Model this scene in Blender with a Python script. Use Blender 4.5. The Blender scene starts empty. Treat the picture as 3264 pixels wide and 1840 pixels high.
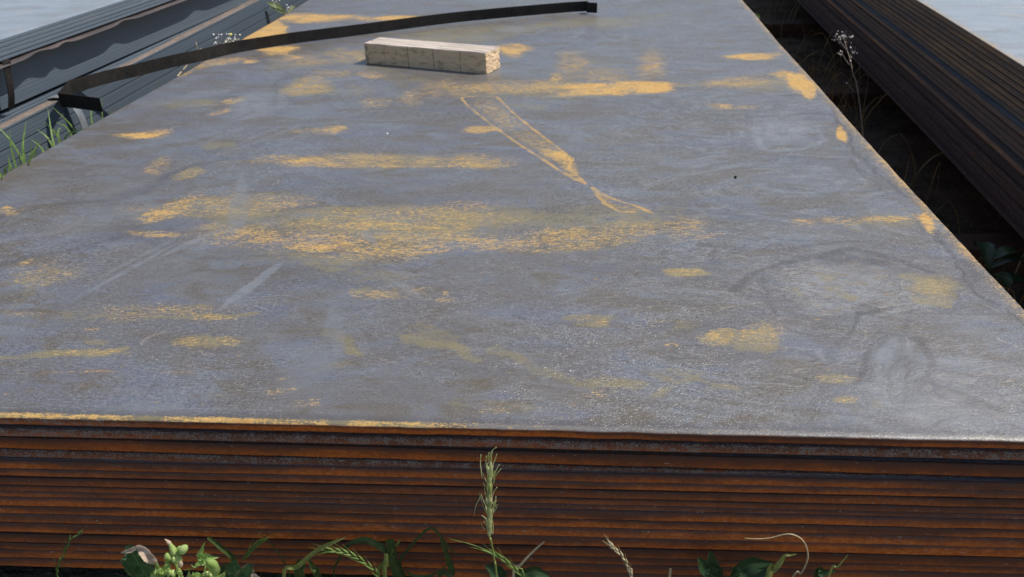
import bpy, math, random
import numpy as np

random.seed(7)
rng = np.random.default_rng(11)
scene = bpy.context.scene
C = scene.collection

# ---------------------------------------------------------------- camera, sky, sun, exposure
FPX, CX, CY = 2600.0, 1632.0, 920.0                # focal length and centre in photo pixels
RM = np.array([[0.99583115, 0.00810753, -0.09085472],
               [0.08337742, -0.48486146, 0.87060759],
               [-0.03699348, -0.87455339, -0.48351613]])   # camera (right, down, forward) -> world
CAM = np.array([0.34824226, -0.79511188, 0.64046547])      # world: top of the middle stack is z = 0
cd = bpy.data.cameras.new('camera')
cd.sensor_fit = 'HORIZONTAL'; cd.sensor_width = 36.0; cd.lens = 36.0 * FPX / 3264.0
cd.clip_start = 0.02; cd.clip_end = 2000
cd.dof.use_dof = True; cd.dof.focus_distance = 1.25; cd.dof.aperture_fstop = 9.0
cam = bpy.data.objects.new('camera', cd); C.objects.link(cam)
from mathutils import Matrix, Vector
a_, b_, c_ = RM[:, 0], -RM[:, 1], -RM[:, 2]
cam.matrix_world = Matrix(((a_[0], b_[0], c_[0], CAM[0]), (a_[1], b_[1], c_[1], CAM[1]),
                           (a_[2], b_[2], c_[2], CAM[2]), (0, 0, 0, 1)))
scene.camera = cam

SUN_DIR = Vector((0.567, 0.122, 0.814)).normalized()       # towards the sun
SUN_EL = math.asin(SUN_DIR.z); SUN_AZ = math.atan2(SUN_DIR.x, SUN_DIR.y)
w = bpy.data.worlds.new('World'); scene.world = w; w.use_nodes = True
nt = w.node_tree
bg = nt.nodes['Background']; bg.inputs['Strength'].default_value = 0.12
sky = nt.nodes.new('ShaderNodeTexSky'); sky.sky_type = 'NISHITA'; sky.sun_disc = False
sky.sun_elevation = SUN_EL; sky.sun_rotation = SUN_AZ
sky.air_density = 1.0; sky.dust_density = 1.5; sky.ozone_density = 1.0
nt.links.new(sky.outputs[0], bg.inputs[0])
sl = bpy.data.lights.new('sun', 'SUN'); sl.energy = 4.5; sl.angle = math.radians(0.55)
sl.color = (1.0, 0.94, 0.845)
so = bpy.data.objects.new('sun', sl); C.objects.link(so)
so.rotation_euler = SUN_DIR.to_track_quat('Z', 'Y').to_euler(); so.location = (3, 1, 5)

scene.view_settings.view_transform = 'Standard'
scene.view_settings.look = 'None'
scene.view_settings.exposure = 0.16; scene.view_settings.gamma = 1.0
scene.view_settings.use_curve_mapping = False

# ---------------------------------------------------------------- helpers
def px(u, v, axis, val):
    """photo pixel -> point where its line of sight meets the plane axis = val"""
    r = RM @ np.array([(u - CX) / FPX, (v - CY) / FPX, 1.0])
    return CAM + r * ((val - CAM[axis]) / r[axis])

def tag(o, label=None, cat=None, group=None, kind=None):
    if label: o['label'] = label
    if cat: o['category'] = cat
    if group: o['group'] = group
    if kind: o['kind'] = kind
    return o

def empty(name, loc=(0, 0, 0), rz=0.0):
    o = bpy.data.objects.new(name, None); C.objects.link(o)
    o.location = loc; o.rotation_euler = (0, 0, rz); o.empty_display_size = 0.05
    return o

def mesh_obj(name, verts, faces, m, parent=None, smooth=True, attrs=None, loc=None, mats=None, fmat=None):
    me = bpy.data.meshes.new(name)
    me.from_pydata([tuple(map(float, v)) for v in verts], [], faces)
    if attrs:
        for k, arr in attrs.items():
            arr = np.asarray(arr, dtype=np.float32)
            if arr.ndim == 1:
                at = me.attributes.new(k, 'FLOAT', 'POINT'); at.data.foreach_set('value', arr)
            else:
                at = me.attributes.new(k, 'FLOAT_COLOR', 'POINT'); at.data.foreach_set('color', arr.ravel())
    if mats:
        for q in mats: me.materials.append(q)
        me.polygons.foreach_set('material_index', np.asarray(fmat, dtype=np.int32))
    elif m: me.materials.append(m)
    if smooth: me.polygons.foreach_set('use_smooth', [True] * len(me.polygons))
    me.update()
    o = bpy.data.objects.new(name, me); C.objects.link(o)
    if parent: o.parent = parent
    if loc is not None: o.location = loc
    return o

class MB:
    """collects shapes, then links them as one mesh object"""
    def __init__(s): s.v = []; s.f = []; s.t = []
    def add(s, verts, faces, t=None):
        n = len(s.v); s.v += [tuple(map(float, q)) for q in verts]
        s.f += [tuple(i + n for i in q) for q in faces]
        s.t += list(t) if t is not None else [0.0] * len(verts)
    def build(s, name, m, parent=None, smooth=True):
        return mesh_obj(name, s.v, s.f, m, parent, smooth, attrs={'t': s.t})

def smooth_path(pts, n):
    P = np.array(pts, float)
    if len(P) < 3:
        k = np.linspace(0, 1, n)[:, None]; return P[0] * (1 - k) + P[-1] * k
    P = np.vstack([2 * P[0] - P[1], P, 2 * P[-1] - P[-2]])
    out = []
    for q in np.linspace(0, len(P) - 3 - 1e-6, n):
        i = int(q); t = q - i
        p0, p1, p2, p3 = P[i:i + 4]
        out.append(.5 * ((2 * p1) + (-p0 + p2) * t + (2 * p0 - 5 * p1 + 4 * p2 - p3) * t * t + (-p0 + 3 * p1 - 3 * p2 + p3) * t ** 3))
    return np.array(out)

def tube(mb, pts, r0, r1=None, n=12, seg=5, rad=None):
    P = smooth_path(pts, n); r1 = r0 if r1 is None else r1
    V = []; T = []
    for i in range(n):
        d = P[min(i + 1, n - 1)] - P[max(i - 1, 0)]; d /= (np.linalg.norm(d) + 1e-9)
        a = np.cross(d, [0.3, 0.9, 0.2]); a /= np.linalg.norm(a); b = np.cross(d, a)
        k = i / (n - 1); r = r0 + (r1 - r0) * k
        if rad is not None: r = np.interp(k, np.linspace(0, 1, len(rad)), rad)
        for j in range(seg):
            an = 2 * math.pi * j / seg
            V.append(P[i] + r * (math.cos(an) * a + math.sin(an) * b)); T.append(k)
    F = [(i * seg + j, i * seg + (j + 1) % seg, (i + 1) * seg + (j + 1) % seg, (i + 1) * seg + j)
         for i in range(n - 1) for j in range(seg)]
    F += [tuple(range(seg))[::-1], tuple((n - 1) * seg + j for j in range(seg))]
    mb.add(V, F, T)

def spindle(mb, p0, p1, r, seg=7, n=7, prof=None):
    """a bud or seed: body of revolution from p0 to p1"""
    prof = prof or [0.15, .65, .95, 1, .85, .5, .06]
    p0 = np.array(p0, float); p1 = np.array(p1, float)
    tube(mb, [p0, p1], r, n=n, seg=seg, rad=[r * q for q in prof])

def blade(mb, pts, widths, hint, n=14, cup=0.0, teeth=0.0, across=4, wav=0.0, seed=0):
    """a leaf or grass blade along pts; t = 0 at the midrib, 1 at the margin"""
    P = smooth_path(pts, n); rg = random.Random(seed)
    V = []; T = []
    hint = np.array(hint, float)
    for i in range(n):
        d = P[min(i + 1, n - 1)] - P[max(i - 1, 0)]; d /= (np.linalg.norm(d) + 1e-9)
        s = np.cross(d, hint); s /= (np.linalg.norm(s) + 1e-9); nn = np.cross(s, d)
        wd = np.interp(i / (n - 1), np.linspace(0, 1, len(widths)), widths)
        for j in range(across + 1):
            k = 2 * j / across - 1
            ww = wd
            if teeth and abs(k) > .99: ww = wd * (1 + teeth * (1 if i % 2 else -.5) * rg.uniform(.4, 1.2))
            V.append(P[i] + s * k * ww + nn * (cup * wd * (k * k) + wav * wd * math.sin(i * 1.3 + j * .9 + seed)))
            T.append(abs(k))
    m = across + 1
    F = [(i * m + j, i * m + j + 1, (i + 1) * m + j + 1, (i + 1) * m + j) for i in range(n - 1) for j in range(across)]
    mb.add(V, F, T)

# ---------------------------------------------------------------- materials
class NT:
    def __init__(s, name):
        s.m = bpy.data.materials.new(name); s.m.use_nodes = True
        s.t = s.m.node_tree; s.b = s.t.nodes['Principled BSDF']
    def n(s, typ, **kw):
        o = s.t.nodes.new('ShaderNode' + typ)
        for k, v in kw.items(): setattr(o, k, v)
        return o
    def l(s, a, b): s.t.links.new(a, b)
    def inp(s, sock, v):
        if hasattr(v, 'is_linked') or isinstance(v, bpy.types.NodeSocket): s.l(v, sock)
        else: sock.default_value = v
    def attr(s, name, kind='GEOMETRY'):
        return s.n('Attribute', attribute_name=name, attribute_type=kind)
    def coord(s, scale=(1, 1, 1), loc=(0, 0, 0), src='Object'):
        tc = s.n('TexCoord'); mp = s.n('Mapping'); s.l(tc.outputs[src], mp.inputs[0])
        mp.inputs['Scale'].default_value = scale; mp.inputs['Location'].default_value = loc
        return mp.outputs[0]
    def noise(s, vec, scale, detail=3.0, rough=.55, dist=0.0, lac=2.0):
        o = s.n('TexNoise'); s.l(vec, o.inputs['Vector'])
        o.inputs['Scale'].default_value = scale; o.inputs['Detail'].default_value = detail
        o.inputs['Roughness'].default_value = rough; o.inputs['Distortion'].default_value = dist
        return o.outputs['Fac']
    def math(s, op, a, b=None, clamp=False):
        o = s.n('Math', operation=op, use_clamp=clamp); s.inp(o.inputs[0], a)
        if b is not None: s.inp(o.inputs[1], b)
        return o.outputs[0]
    def ramp(s, x, lo, hi, a=0.0, b=1.0):
        o = s.n('MapRange', interpolation_type='SMOOTHSTEP'); s.inp(o.inputs['Value'], x)
        for nm, v in (('From Min', lo), ('From Max', hi), ('To Min', a), ('To Max', b)): s.inp(o.inputs[nm], v)
        return o.outputs[0]
    def mix(s, f, a, b):
        o = s.n('Mix', data_type='RGBA'); s.inp(o.inputs[0], f)
        for sock, v in ((o.inputs[6], a), (o.inputs[7], b)):
            if isinstance(v, tuple): sock.default_value = (*v, 1)
            else: s.l(v, sock)
        return o.outputs[2]
    def fin(s, col=None, rough=None, spec=None, bump=None, bstr=.3, bdist=.001, metal=None):
        if col is not None:
            if isinstance(col, tuple): s.b.inputs['Base Color'].default_value = (*col, 1)
            else: s.l(col, s.b.inputs['Base Color'])
        if rough is not None: s.inp(s.b.inputs['Roughness'], rough)
        if spec is not None: s.inp(s.b.inputs['Specular IOR Level'], spec)
        if metal is not None: s.inp(s.b.inputs['Metallic'], metal)
        if bump is not None:
            bp = s.n('Bump'); bp.inputs['Strength'].default_value = bstr; bp.inputs['Distance'].default_value = bdist
            s.l(bump, bp.inputs['Height']); s.l(bp.outputs[0], s.b.inputs['Normal'])
        return s.m

OCHRE = (.585, .370, .128); OCHRE2 = (.40, .240, .080); OLIVE = (.200, .165, .078)

def make_top_material(name, blue=0.0):
    """mill scaled plate: stain = (rust dust, olive film, pale wear, dark), flow = flake relief,
    dist = (distance to the strip mark, to flake rims, 1 inside a blister)"""
    k = NT(name)
    st = k.attr('stain'); sep = k.n('SeparateColor'); k.l(st.outputs['Color'], sep.inputs[0])
    rust, olive, pale = sep.outputs[0], sep.outputs[1], sep.outputs[2]
    flow = k.attr('flow').outputs['Fac']; dark = st.outputs['Alpha']
    di = k.attr('dist'); dsep = k.n('SeparateColor'); k.l(di.outputs['Color'], dsep.inputs[0])
    O = k.coord()
    S = k.coord(scale=(1.0, 2.3, 1.0))
    T = k.coord(scale=(1.0, 6.0, 1.0), loc=(5, 2, 0))
    big = k.noise(O, 1.9, 4, .55, 1.2)
    mid = k.noise(S, 5.0, 5, .62, .9)
    med = k.noise(S, 26, 4, .65, .4)
    fine = k.noise(S, 105, 3, .7)
    vfine = k.noise(S, 270, 2, .7)
    streak = k.noise(T, 60, 4, .72)
    swirl = k.noise(k.coord(scale=(1, 1.7, 1)), 2.2, 3, .5, 2.6)
    def uni(n, g=2.7): return k.math('ADD', k.math('MULTIPLY', k.math('SUBTRACT', n, .5), g), .5, True)
    plain = k.math('SUBTRACT', 1.0, k.math('MULTIPLY', pale, .65), True)      # smears wipe the grain away
    # base colour: slate grey scale with blue, purple and olive brown areas
    base = k.mix(k.ramp(big, .40, .62), (.166, .156, .148), (.146, .152, .170))
    base = k.mix(k.ramp(mid, .51, .62, 0, .78), base, (.140, .150, .198))
    base = k.mix(k.ramp(swirl, .53, .585, 0, .55), base, (.178, .196, .222))
    base = k.mix(k.ramp(swirl, .475, .42, 0, .5), base, (.138, .126, .116))
    base = k.mix(k.ramp(mid, .485, .37, 0, .90), base, (.138, .114, .080))
    base = k.mix(k.ramp(pale, 0, 1, 0, .70), base, (.172, .178, .190))
    base = k.mix(k.ramp(dark, 0, 1, 0, .75), base, (.092, .082, .076))
    # broad soft smears of scale that flow round the blisters
    wv = k.noise(k.coord(scale=(1, 2.2, 1), loc=(1, 3, 0)), 1.7, 4, .5, 2.4)
    tri = k.math('MULTIPLY', k.math('ABSOLUTE', k.math('SUBTRACT', k.math('FRACT', k.math('MULTIPLY', wv, 9.0)), .5)), 2.0)
    sm = k.math('MULTIPLY', flow, k.ramp(k.noise(S, 7, 3, .6), .36, .60))
    base = k.mix(k.math('MULTIPLY', k.ramp(tri, .55, .95), k.math('MULTIPLY', sm, .50)), base, (.265, .272, .285))
    base = k.mix(k.math('MULTIPLY', k.ramp(tri, .40, .05), k.math('MULTIPLY', sm, .45)), base, (.098, .092, .092))
    # grain
    grain = k.math('MULTIPLY', k.math('ADD', k.math('MULTIPLY', flow, .45), k.ramp(k.noise(O, 3.6, 4, .65), .38, .60, .12, 1.0)), plain, True)
    tone = k.math('ADD', k.math('MULTIPLY', uni(fine), .32), k.math('ADD', k.math('MULTIPLY', uni(vfine), .46), k.math('MULTIPLY', uni(streak), .22)))
    base = k.mix(k.math('MULTIPLY', k.ramp(tone, .53, .80), k.math('MULTIPLY', grain, .72)), base, (.36, .355, .35))
    base = k.mix(k.math('MULTIPLY', k.ramp(tone, .48, .22), k.math('MULTIPLY', grain, .88)), base, (.070, .062, .055))
    base = k.mix(k.math('MULTIPLY', k.ramp(med, .55, .68), k.math('MULTIPLY', plain, .42)), base, (.150, .118, .070))
    worn = k.math('MULTIPLY', k.ramp(k.noise(k.coord(scale=(1, 2.6, 1), loc=(9, 4, 0)), 7, 5, .7, .4), .54, .66), k.math('MULTIPLY', plain, k.ramp(tone, .65, .35, .25, .85)))
    base = k.mix(worn, base, (.120, .088, .040))
    # pits: dark brown flecks where the scale has broken away
    pit = k.math('MULTIPLY', k.ramp(k.noise(S, 215, 2, .6), .575, .62), k.ramp(k.noise(S, 9, 4, .7), .42, .60, .18, 1.0))
    pit = k.math('MULTIPLY', k.math('MULTIPLY', pit, plain), k.ramp(flow, .0, .6, .7, 1.0))
    base = k.mix(k.math('MULTIPLY', pit, .9), base, (.052, .038, .022))
    # long fine scratches
    scr = k.noise(k.coord(scale=(1.0, 26.0, 1.0), loc=(2, 0, 0)), 9, 2, .6)
    base = k.mix(k.math('MULTIPLY', k.ramp(scr, .66, .72), .30), base, (.36, .36, .36))
    # rims of the scale blisters: broken, soft
    wob = k.math('ADD', k.math('MULTIPLY', k.math('SUBTRACT', k.noise(S, 9, 5, .7), .5), 1.0), k.math('MULTIPLY', k.math('SUBTRACT', fine, .5), .22))
    rd = k.math('ADD', dsep.outputs[1], wob)
    brk = k.ramp(k.noise(O, 13, 4, .65), .46, .58)
    ringl = k.math('MULTIPLY', k.ramp(k.math('ABSOLUTE', k.math('SUBTRACT', rd, .20)), .075, .010), brk)
    ringb = k.math('MULTIPLY', k.ramp(k.math('ABSOLUTE', k.math('SUBTRACT', rd, .33)), .06, .01), k.ramp(k.noise(O, 21, 3, .65), .50, .60))
    halo = k.ramp(rd, .75, .10, 0, .40)
    base = k.mix(k.math('MULTIPLY', halo, k.ramp(k.noise(O, 6, 3), .40, .6)), base, (.118, .108, .104))
    blis = k.math('MULTIPLY', dsep.outputs[2], k.ramp(k.math('ADD', dsep.outputs[2], k.math('MULTIPLY', k.math('SUBTRACT', mid, .5), 2.0)), .05, .75))
    base = k.mix(k.math('MULTIPLY', blis, k.ramp(tone, .38, .62, .06, .60)), base, (.33, .32, .30))
    base = k.mix(k.math('MULTIPLY', k.math('MULTIPLY', blis, k.ramp(med, .52, .66)), .6), base, (.22, .165, .085))
    line = ringl
    base = k.mix(k.math('MULTIPLY', ringl, .24), base, (.070, .060, .056))
    base = k.mix(k.math('MULTIPLY', ringb, .34), base, (.42, .36, .28))
    base = k.mix(.27, base, (.018, .021, .038))
    ragged = k.ramp(k.noise(S, 16, 4, .7), .36, .60, .25, 1.0)
    base = k.mix(k.math('MULTIPLY', k.ramp(dark, .1, .9, 0, .78), ragged), base, (.062, .055, .052))
    base = k.mix(k.math('MULTIPLY', k.ramp(pale, .2, 1, 0, .40), ragged), base, (.225, .235, .250))
    # olive film and rust dust, broken up by the rolling grain
    gr = k.math('ADD', k.math('MULTIPLY', uni(fine, 3.2), .26), k.math('ADD', k.math('MULTIPLY', uni(vfine, 3.0), .34), k.math('MULTIPLY', uni(streak, 3.2), .40)))
    grc = k.math('ADD', k.math('MULTIPLY', k.math('SUBTRACT', gr, .5), 2.4), .5, True)
    patch = k.ramp(k.noise(k.coord(scale=(1, 2, 1), loc=(7, 7, 0)), 8.5, 5, .68, .6), .36, .62, .52, 1.20)
    oe = k.math('ADD', olive, k.math('ADD', k.math('MULTIPLY', k.math('SUBTRACT', med, .5), 1.1), k.math('MULTIPLY', k.math('SUBTRACT', gr, .5), .45)))
    ol = k.math('MULTIPLY', k.math('MULTIPLY', k.ramp(oe, .28, .56), k.math('ADD', k.math('MULTIPLY', olive, .60), .22)), patch, True)
    base = k.mix(k.math('MULTIPLY', k.math('MULTIPLY', ol, 1.0), plain), base, OLIVE)
    rp = k.math('MULTIPLY', rust, k.ramp(rust, .85, 1.35, patch, 1.05))
    lump = k.math('SUBTRACT', k.noise(k.coord(scale=(1, 2.6, 1), loc=(4, 9, 0)), 30, 4, .7, .5), .5)
    rp = k.math('ADD', rp, k.math('MULTIPLY', k.math('MULTIPLY', lump, 1.5), k.ramp(rust, .05, .5)))
    rs = k.ramp(k.math('SUBTRACT', grc, k.math('SUBTRACT', 1.05, rp)), -.16, .20)
    rs = k.math('MULTIPLY', k.math('MULTIPLY', rs, k.ramp(rust, .02, .16)), k.ramp(pale, .3, .9, 1.0, .25))
    film = k.math('MULTIPLY', k.math('MULTIPLY', rp, .40), k.ramp(gr, .25, .7, .5, 1.2), True)
    # the outline of the strip that lay here
    md = k.math('ADD', dsep.outputs[0], k.math('MULTIPLY', k.math('SUBTRACT', k.noise(O, 32, 5, .7), .5), .22))
    mk = k.math('MULTIPLY', k.ramp(k.math('ABSOLUTE', md), .115, .04), k.ramp(k.noise(O, 20, 4, .65), .36, .54, .30, .95))
    # stray flecks, mostly where the scale is worn
    fl = k.math('MULTIPLY', k.ramp(k.noise(k.coord(scale=(1, 2.4, 1), loc=(3, 1, 0)), 62, 3, .6), .665, .72), k.ramp(k.noise(O, 5, 3, .6), .44, .60))
    rs = k.math('MAXIMUM', k.math('MAXIMUM', rs, k.math('MULTIPLY', fl, .8)), mk)
    rcol = k.mix(k.ramp(tone, .25, .75), OCHRE2, OCHRE)
    rcol = k.mix(k.ramp(rust, .95, .55, 0, .35), rcol, (.40, .27, .10))
    rcol = k.mix(k.ramp(med, .52, .66, 0, .65), rcol, (.37, .18, .050))
    if blue:
        cloud = k.math('MULTIPLY', k.ramp(mid, .30, .70, .75, 1.15), blue, True)
        base = k.mix(cloud, base, (.34, .40, .46))
        bl_ = k.noise(k.coord(scale=(1, 5, 1), loc=(0, 4, 0)), 5, 4, .6, 1.0)
        base = k.mix(k.ramp(k.math('ABSOLUTE', k.math('SUBTRACT', bl_, .5)), .012, .0, 0, .35), base, (.12, .11, .11))
        base = k.mix(k.ramp(swirl, .56, .66, 0, .35), base, (.34, .29, .24))
    base = k.mix(film, base, (.27, .195, .080))
    base = k.mix(k.math('MULTIPLY', rs, k.ramp(rust, .5, 1.15, .72, .92)), base, rcol)
    rough = k.math('ADD', k.math('ADD', k.ramp(tone, .3, .7, .45, .30), k.ramp(big, .36, .64, -.07, .07)), k.math('MULTIPLY', rs, .35), True)
    h = k.math('ADD', k.math('MULTIPLY', fine, .9), k.math('ADD', k.math('MULTIPLY', vfine, .9), k.math('MULTIPLY', streak, .3)))
    h = k.math('MULTIPLY', h, k.math('ADD', .35, k.math('MULTIPLY', plain, .65)))
    h = k.math('SUBTRACT', h, k.math('MULTIPLY', k.math('ADD', pit, k.math('MULTIPLY', line, .25)), .9))
    h = k.math('ADD', h, k.math('MULTIPLY', med, .9))
    h = k.math('ADD', h, k.math('MULTIPLY', k.math('MULTIPLY', tri, sm), .35))
    return k.fin(base, rough, k.math('SUBTRACT', .80, k.math('MULTIPLY', rs, .60)), h, .42, .0016)

def make_edge_material(name, cdark=(.160, .062, .034), corg=(.48, .105, .020), corg2=(.64, .180, .036)):
    """sheared plate edge; edge = (height 0..1 on the edge, rust, grey scale, random)"""
    k = NT(name)
    sep = k.n('SeparateColor'); a = k.attr('edge'); k.l(a.outputs['Color'], sep.inputs[0])
    t, rust, grey, rnd = sep.outputs[0], sep.outputs[1], sep.outputs[2], a.outputs['Alpha']
    off = k.n('CombineXYZ'); k.l(k.math('MULTIPLY', rnd, 37.0), off.inputs[0]); k.l(k.math('MULTIPLY', rnd, 11.0), off.inputs[2])
    tc = k.n('TexCoord'); va = k.n('VectorMath', operation='ADD'); k.l(tc.outputs['Object'], va.inputs[0]); k.l(off.outputs[0], va.inputs[1])
    def sc(v):
        mp = k.n('Mapping'); k.l(va.outputs[0], mp.inputs[0]); mp.inputs['Scale'].default_value = v; return mp.outputs[0]
    A = sc((1, 1, 1.6)); B = sc((1, 1, 1))
    n1 = k.noise(A, 9, 4, .6); n2 = k.noise(A, 60, 4, .65); n3 = k.noise(B, 420, 3, .7); n4 = k.noise(A, 160, 3, .65)
    m = k.math('SUBTRACT', 1.0, t)  # rust; light caught by the lower lip is put into its colour
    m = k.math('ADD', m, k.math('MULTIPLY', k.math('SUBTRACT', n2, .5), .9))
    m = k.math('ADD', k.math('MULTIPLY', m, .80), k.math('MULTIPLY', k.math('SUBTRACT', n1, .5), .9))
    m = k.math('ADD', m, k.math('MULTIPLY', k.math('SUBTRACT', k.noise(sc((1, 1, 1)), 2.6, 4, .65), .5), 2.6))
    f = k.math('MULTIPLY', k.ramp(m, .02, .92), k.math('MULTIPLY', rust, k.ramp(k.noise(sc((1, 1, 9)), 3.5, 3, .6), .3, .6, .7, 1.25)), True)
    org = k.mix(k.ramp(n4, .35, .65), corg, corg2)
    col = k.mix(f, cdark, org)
    blk = k.ramp(t, .72, 1.0, 0, .62)  # grime and overhang shade put into the colour as a black upper edge
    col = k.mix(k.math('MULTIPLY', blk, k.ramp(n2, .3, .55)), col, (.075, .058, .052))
    g = k.math('MULTIPLY', k.ramp(k.math('ADD', n3, k.math('MULTIPLY', k.math('SUBTRACT', n2, .5), .5)), .47, .60), grey)
    col = k.mix(g, col, (.265, .225, .19))
    chip = k.math('MULTIPLY', k.ramp(k.noise(sc((1, 1, 2.6)), 130, 3, .6), .66, .70), k.ramp(n1, .47, .58))
    col = k.mix(k.math('MULTIPLY', chip, .8), col, (.42, .38, .33))
    h = k.math('ADD', k.math('MULTIPLY', n3, .6), n2)
    return k.fin(col, .85, .10, h, .7, .0016)

def make_dark_side_material(name):
    """blue grey cut side of tightly packed sheets"""
    k = NT(name)
    O = k.coord(); L = k.coord(scale=(1, .25, 60))
    n1 = k.noise(L, 6, 3, .6); n2 = k.noise(k.coord(scale=(1, .6, 8)), 9, 4, .6); n3 = k.noise(O, 300, 2, .6)
    col = k.mix(k.ramp(n1, .3, .7), (.056, .076, .100), (.072, .094, .118))
    col = k.mix(k.ramp(n2, .5, .75, 0, .5), col, (.085, .088, .098))
    col = k.mix(k.ramp(n2, .66, .74, 0, .35), col, (.15, .11, .085))
    return k.fin(col, .5, .45, k.math('ADD', n1, k.math('MULTIPLY', n3, .4)), .15, .0005)

def simple(name, c1, c2, scale=20, rough=.6, spec=.3, stretch=(1, 1, 1), bstr=.3, bdist=.001, c3=None):
    k = NT(name); O = k.coord(scale=stretch)
    n1 = k.noise(O, scale, 4, .6); n2 = k.noise(O, scale * 9, 3, .65)
    col = k.mix(k.ramp(n1, .35, .65), c1, c2)
    if c3: col = k.mix(k.ramp(n2, .52, .68, 0, .7), col, c3)
    return k.fin(col, rough, spec, k.math('ADD', n1, n2), bstr, bdist)

def leaf_mat(name, c1, c2, edge=None, spots=None, trans=.35, rough=.5, elo=.7):
    k = NT(name); O = k.coord(); n1 = k.noise(O, 90, 3, .6); t = k.attr('t').outputs['Fac']
    col = k.mix(k.ramp(n1, .35, .65), c1, c2)
    rib = k.ramp(t, .10, .0, 0, .45); col = k.mix(rib, col, tuple(min(1, q * 1.9 + .02) for q in c2))
    if edge:
        e = k.ramp(k.math('ADD', t, k.math('MULTIPLY', k.math('SUBTRACT', n1, .5), .7)), elo, elo + .3)
        col = k.mix(e, col, edge)
    if spots:
        s_ = k.ramp(k.noise(O, 170, 2, .5), .66, .70); col = k.mix(s_, col, spots)
    k.fin(col, rough, .35, k.noise(O, 260, 3, .6), .35, .0008)
    tr = k.n('BsdfTranslucent'); k.l(col, tr.inputs['Color'])
    mx = k.n('MixShader'); mx.inputs[0].default_value = trans
    out = [q for q in k.t.nodes if q.type == 'OUTPUT_MATERIAL'][0]
    k.l(k.b.outputs[0], mx.inputs[1]); k.l(tr.outputs[0], mx.inputs[2]); k.l(mx.outputs[0], out.inputs[0])
    return k.m

M_TOP = make_top_material('mill_scale_plate')
M_BLUE = make_top_material('blue_mill_scale_plate', .55)
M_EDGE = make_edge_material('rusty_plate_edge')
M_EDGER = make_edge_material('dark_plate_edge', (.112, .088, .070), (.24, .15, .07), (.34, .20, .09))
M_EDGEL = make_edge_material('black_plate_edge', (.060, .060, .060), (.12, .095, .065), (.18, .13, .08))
M_GREYL = simple('grey_ledge', (.085, .088, .092), (.13, .13, .13), 16, .8, .15, (1, .3, 1))
M_SIDE = make_dark_side_material('dark_sheet_edges')
M_STRAP = simple('black_steel_band', (.014, .0136, .0138), (.024, .022, .0205), 14, .65, .10, c3=(.042, .033, .027))
M_SOIL = simple('dark_soil', (.060, .048, .034), (.12, .098, .068), 9, .95, .1, bstr=.8, bdist=.02, c3=(.19, .16, .11))
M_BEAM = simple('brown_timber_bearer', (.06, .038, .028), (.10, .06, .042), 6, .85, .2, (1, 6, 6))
M_GRASS = leaf_mat('green_grass', (.14, .25, .06), (.27, .40, .12), trans=.45)
M_GRASSD = leaf_mat('dark_grass', (.040, .070, .018), (.080, .115, .030), trans=.25, rough=.65)
M_GRASSY = leaf_mat('yellow_green_grass', (.22, .27, .06), (.34, .36, .12), trans=.35)
M_DRY = leaf_mat('dry_straw', (.45, .36, .20), (.62, .52, .33), trans=.25)
M_PALE = leaf_mat('pale_seed_head', (.62, .68, .34), (.82, .82, .58), trans=.68)
M_EARG = leaf_mat('green_seed_head', (.12, .22, .045), (.26, .34, .10), trans=.35)
M_THL = leaf_mat('thistle_leaf', (.030, .085, .030), (.060, .14, .048), edge=(.30, .30, .13), spots=(.36, .38, .26), trans=.2, elo=.86)
M_THB = leaf_mat('thistle_bud', (.36, .50, .13), (.60, .70, .30), trans=.40)
M_THY = leaf_mat('thistle_young_leaf', (.30, .48, .10), (.50, .66, .22), trans=.45)
M_TAN = leaf_mat('withered_leaf', (.50, .37, .26), (.70, .56, .43), trans=.35)
M_DKL = leaf_mat('dark_leaf', (.020, .045, .016), (.035, .07, .024), trans=.15, rough=.4)
M_STEM = simple('dead_stem', (.20, .165, .12), (.30, .25, .19), 60, .85, .1)
M_WHITE = simple('white_seed_fluff', (.60, .57, .52), (.80, .78, .74), 200, .8)
M_YEL = simple('yellow_petal', (.75, .60, .10), (.85, .72, .2), 200, .6)

# ---------------------------------------------------------------- the ground
def ground_mesh():
    xs = np.concatenate([[-900, -200, -40, -10], np.linspace(-4, 4, 60), [10, 40, 200, 900]])
    ys = np.concatenate([[-900, -200, -40, -10], np.linspace(-3, 8, 80), [20, 60, 200, 900]])
    V = []
    for y in ys:
        for x in xs:
            z = -.385 + (.012 * math.sin(x * 5.1 + y * 2.3) + .010 * math.sin(y * 6.7 - x * 3.1) if abs(x) < 9 and -9 < y < 19 else 0)
            V.append((x, y, z))
    n = len(xs)
    F = [(j * n + i, j * n + i + 1, (j + 1) * n + i + 1, (j + 1) * n + i) for j in range(len(ys) - 1) for i in range(n - 1)]
    return V, F
V, F = ground_mesh()
tag(mesh_obj('ground', V, F, M_SOIL), kind='structure')

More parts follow.
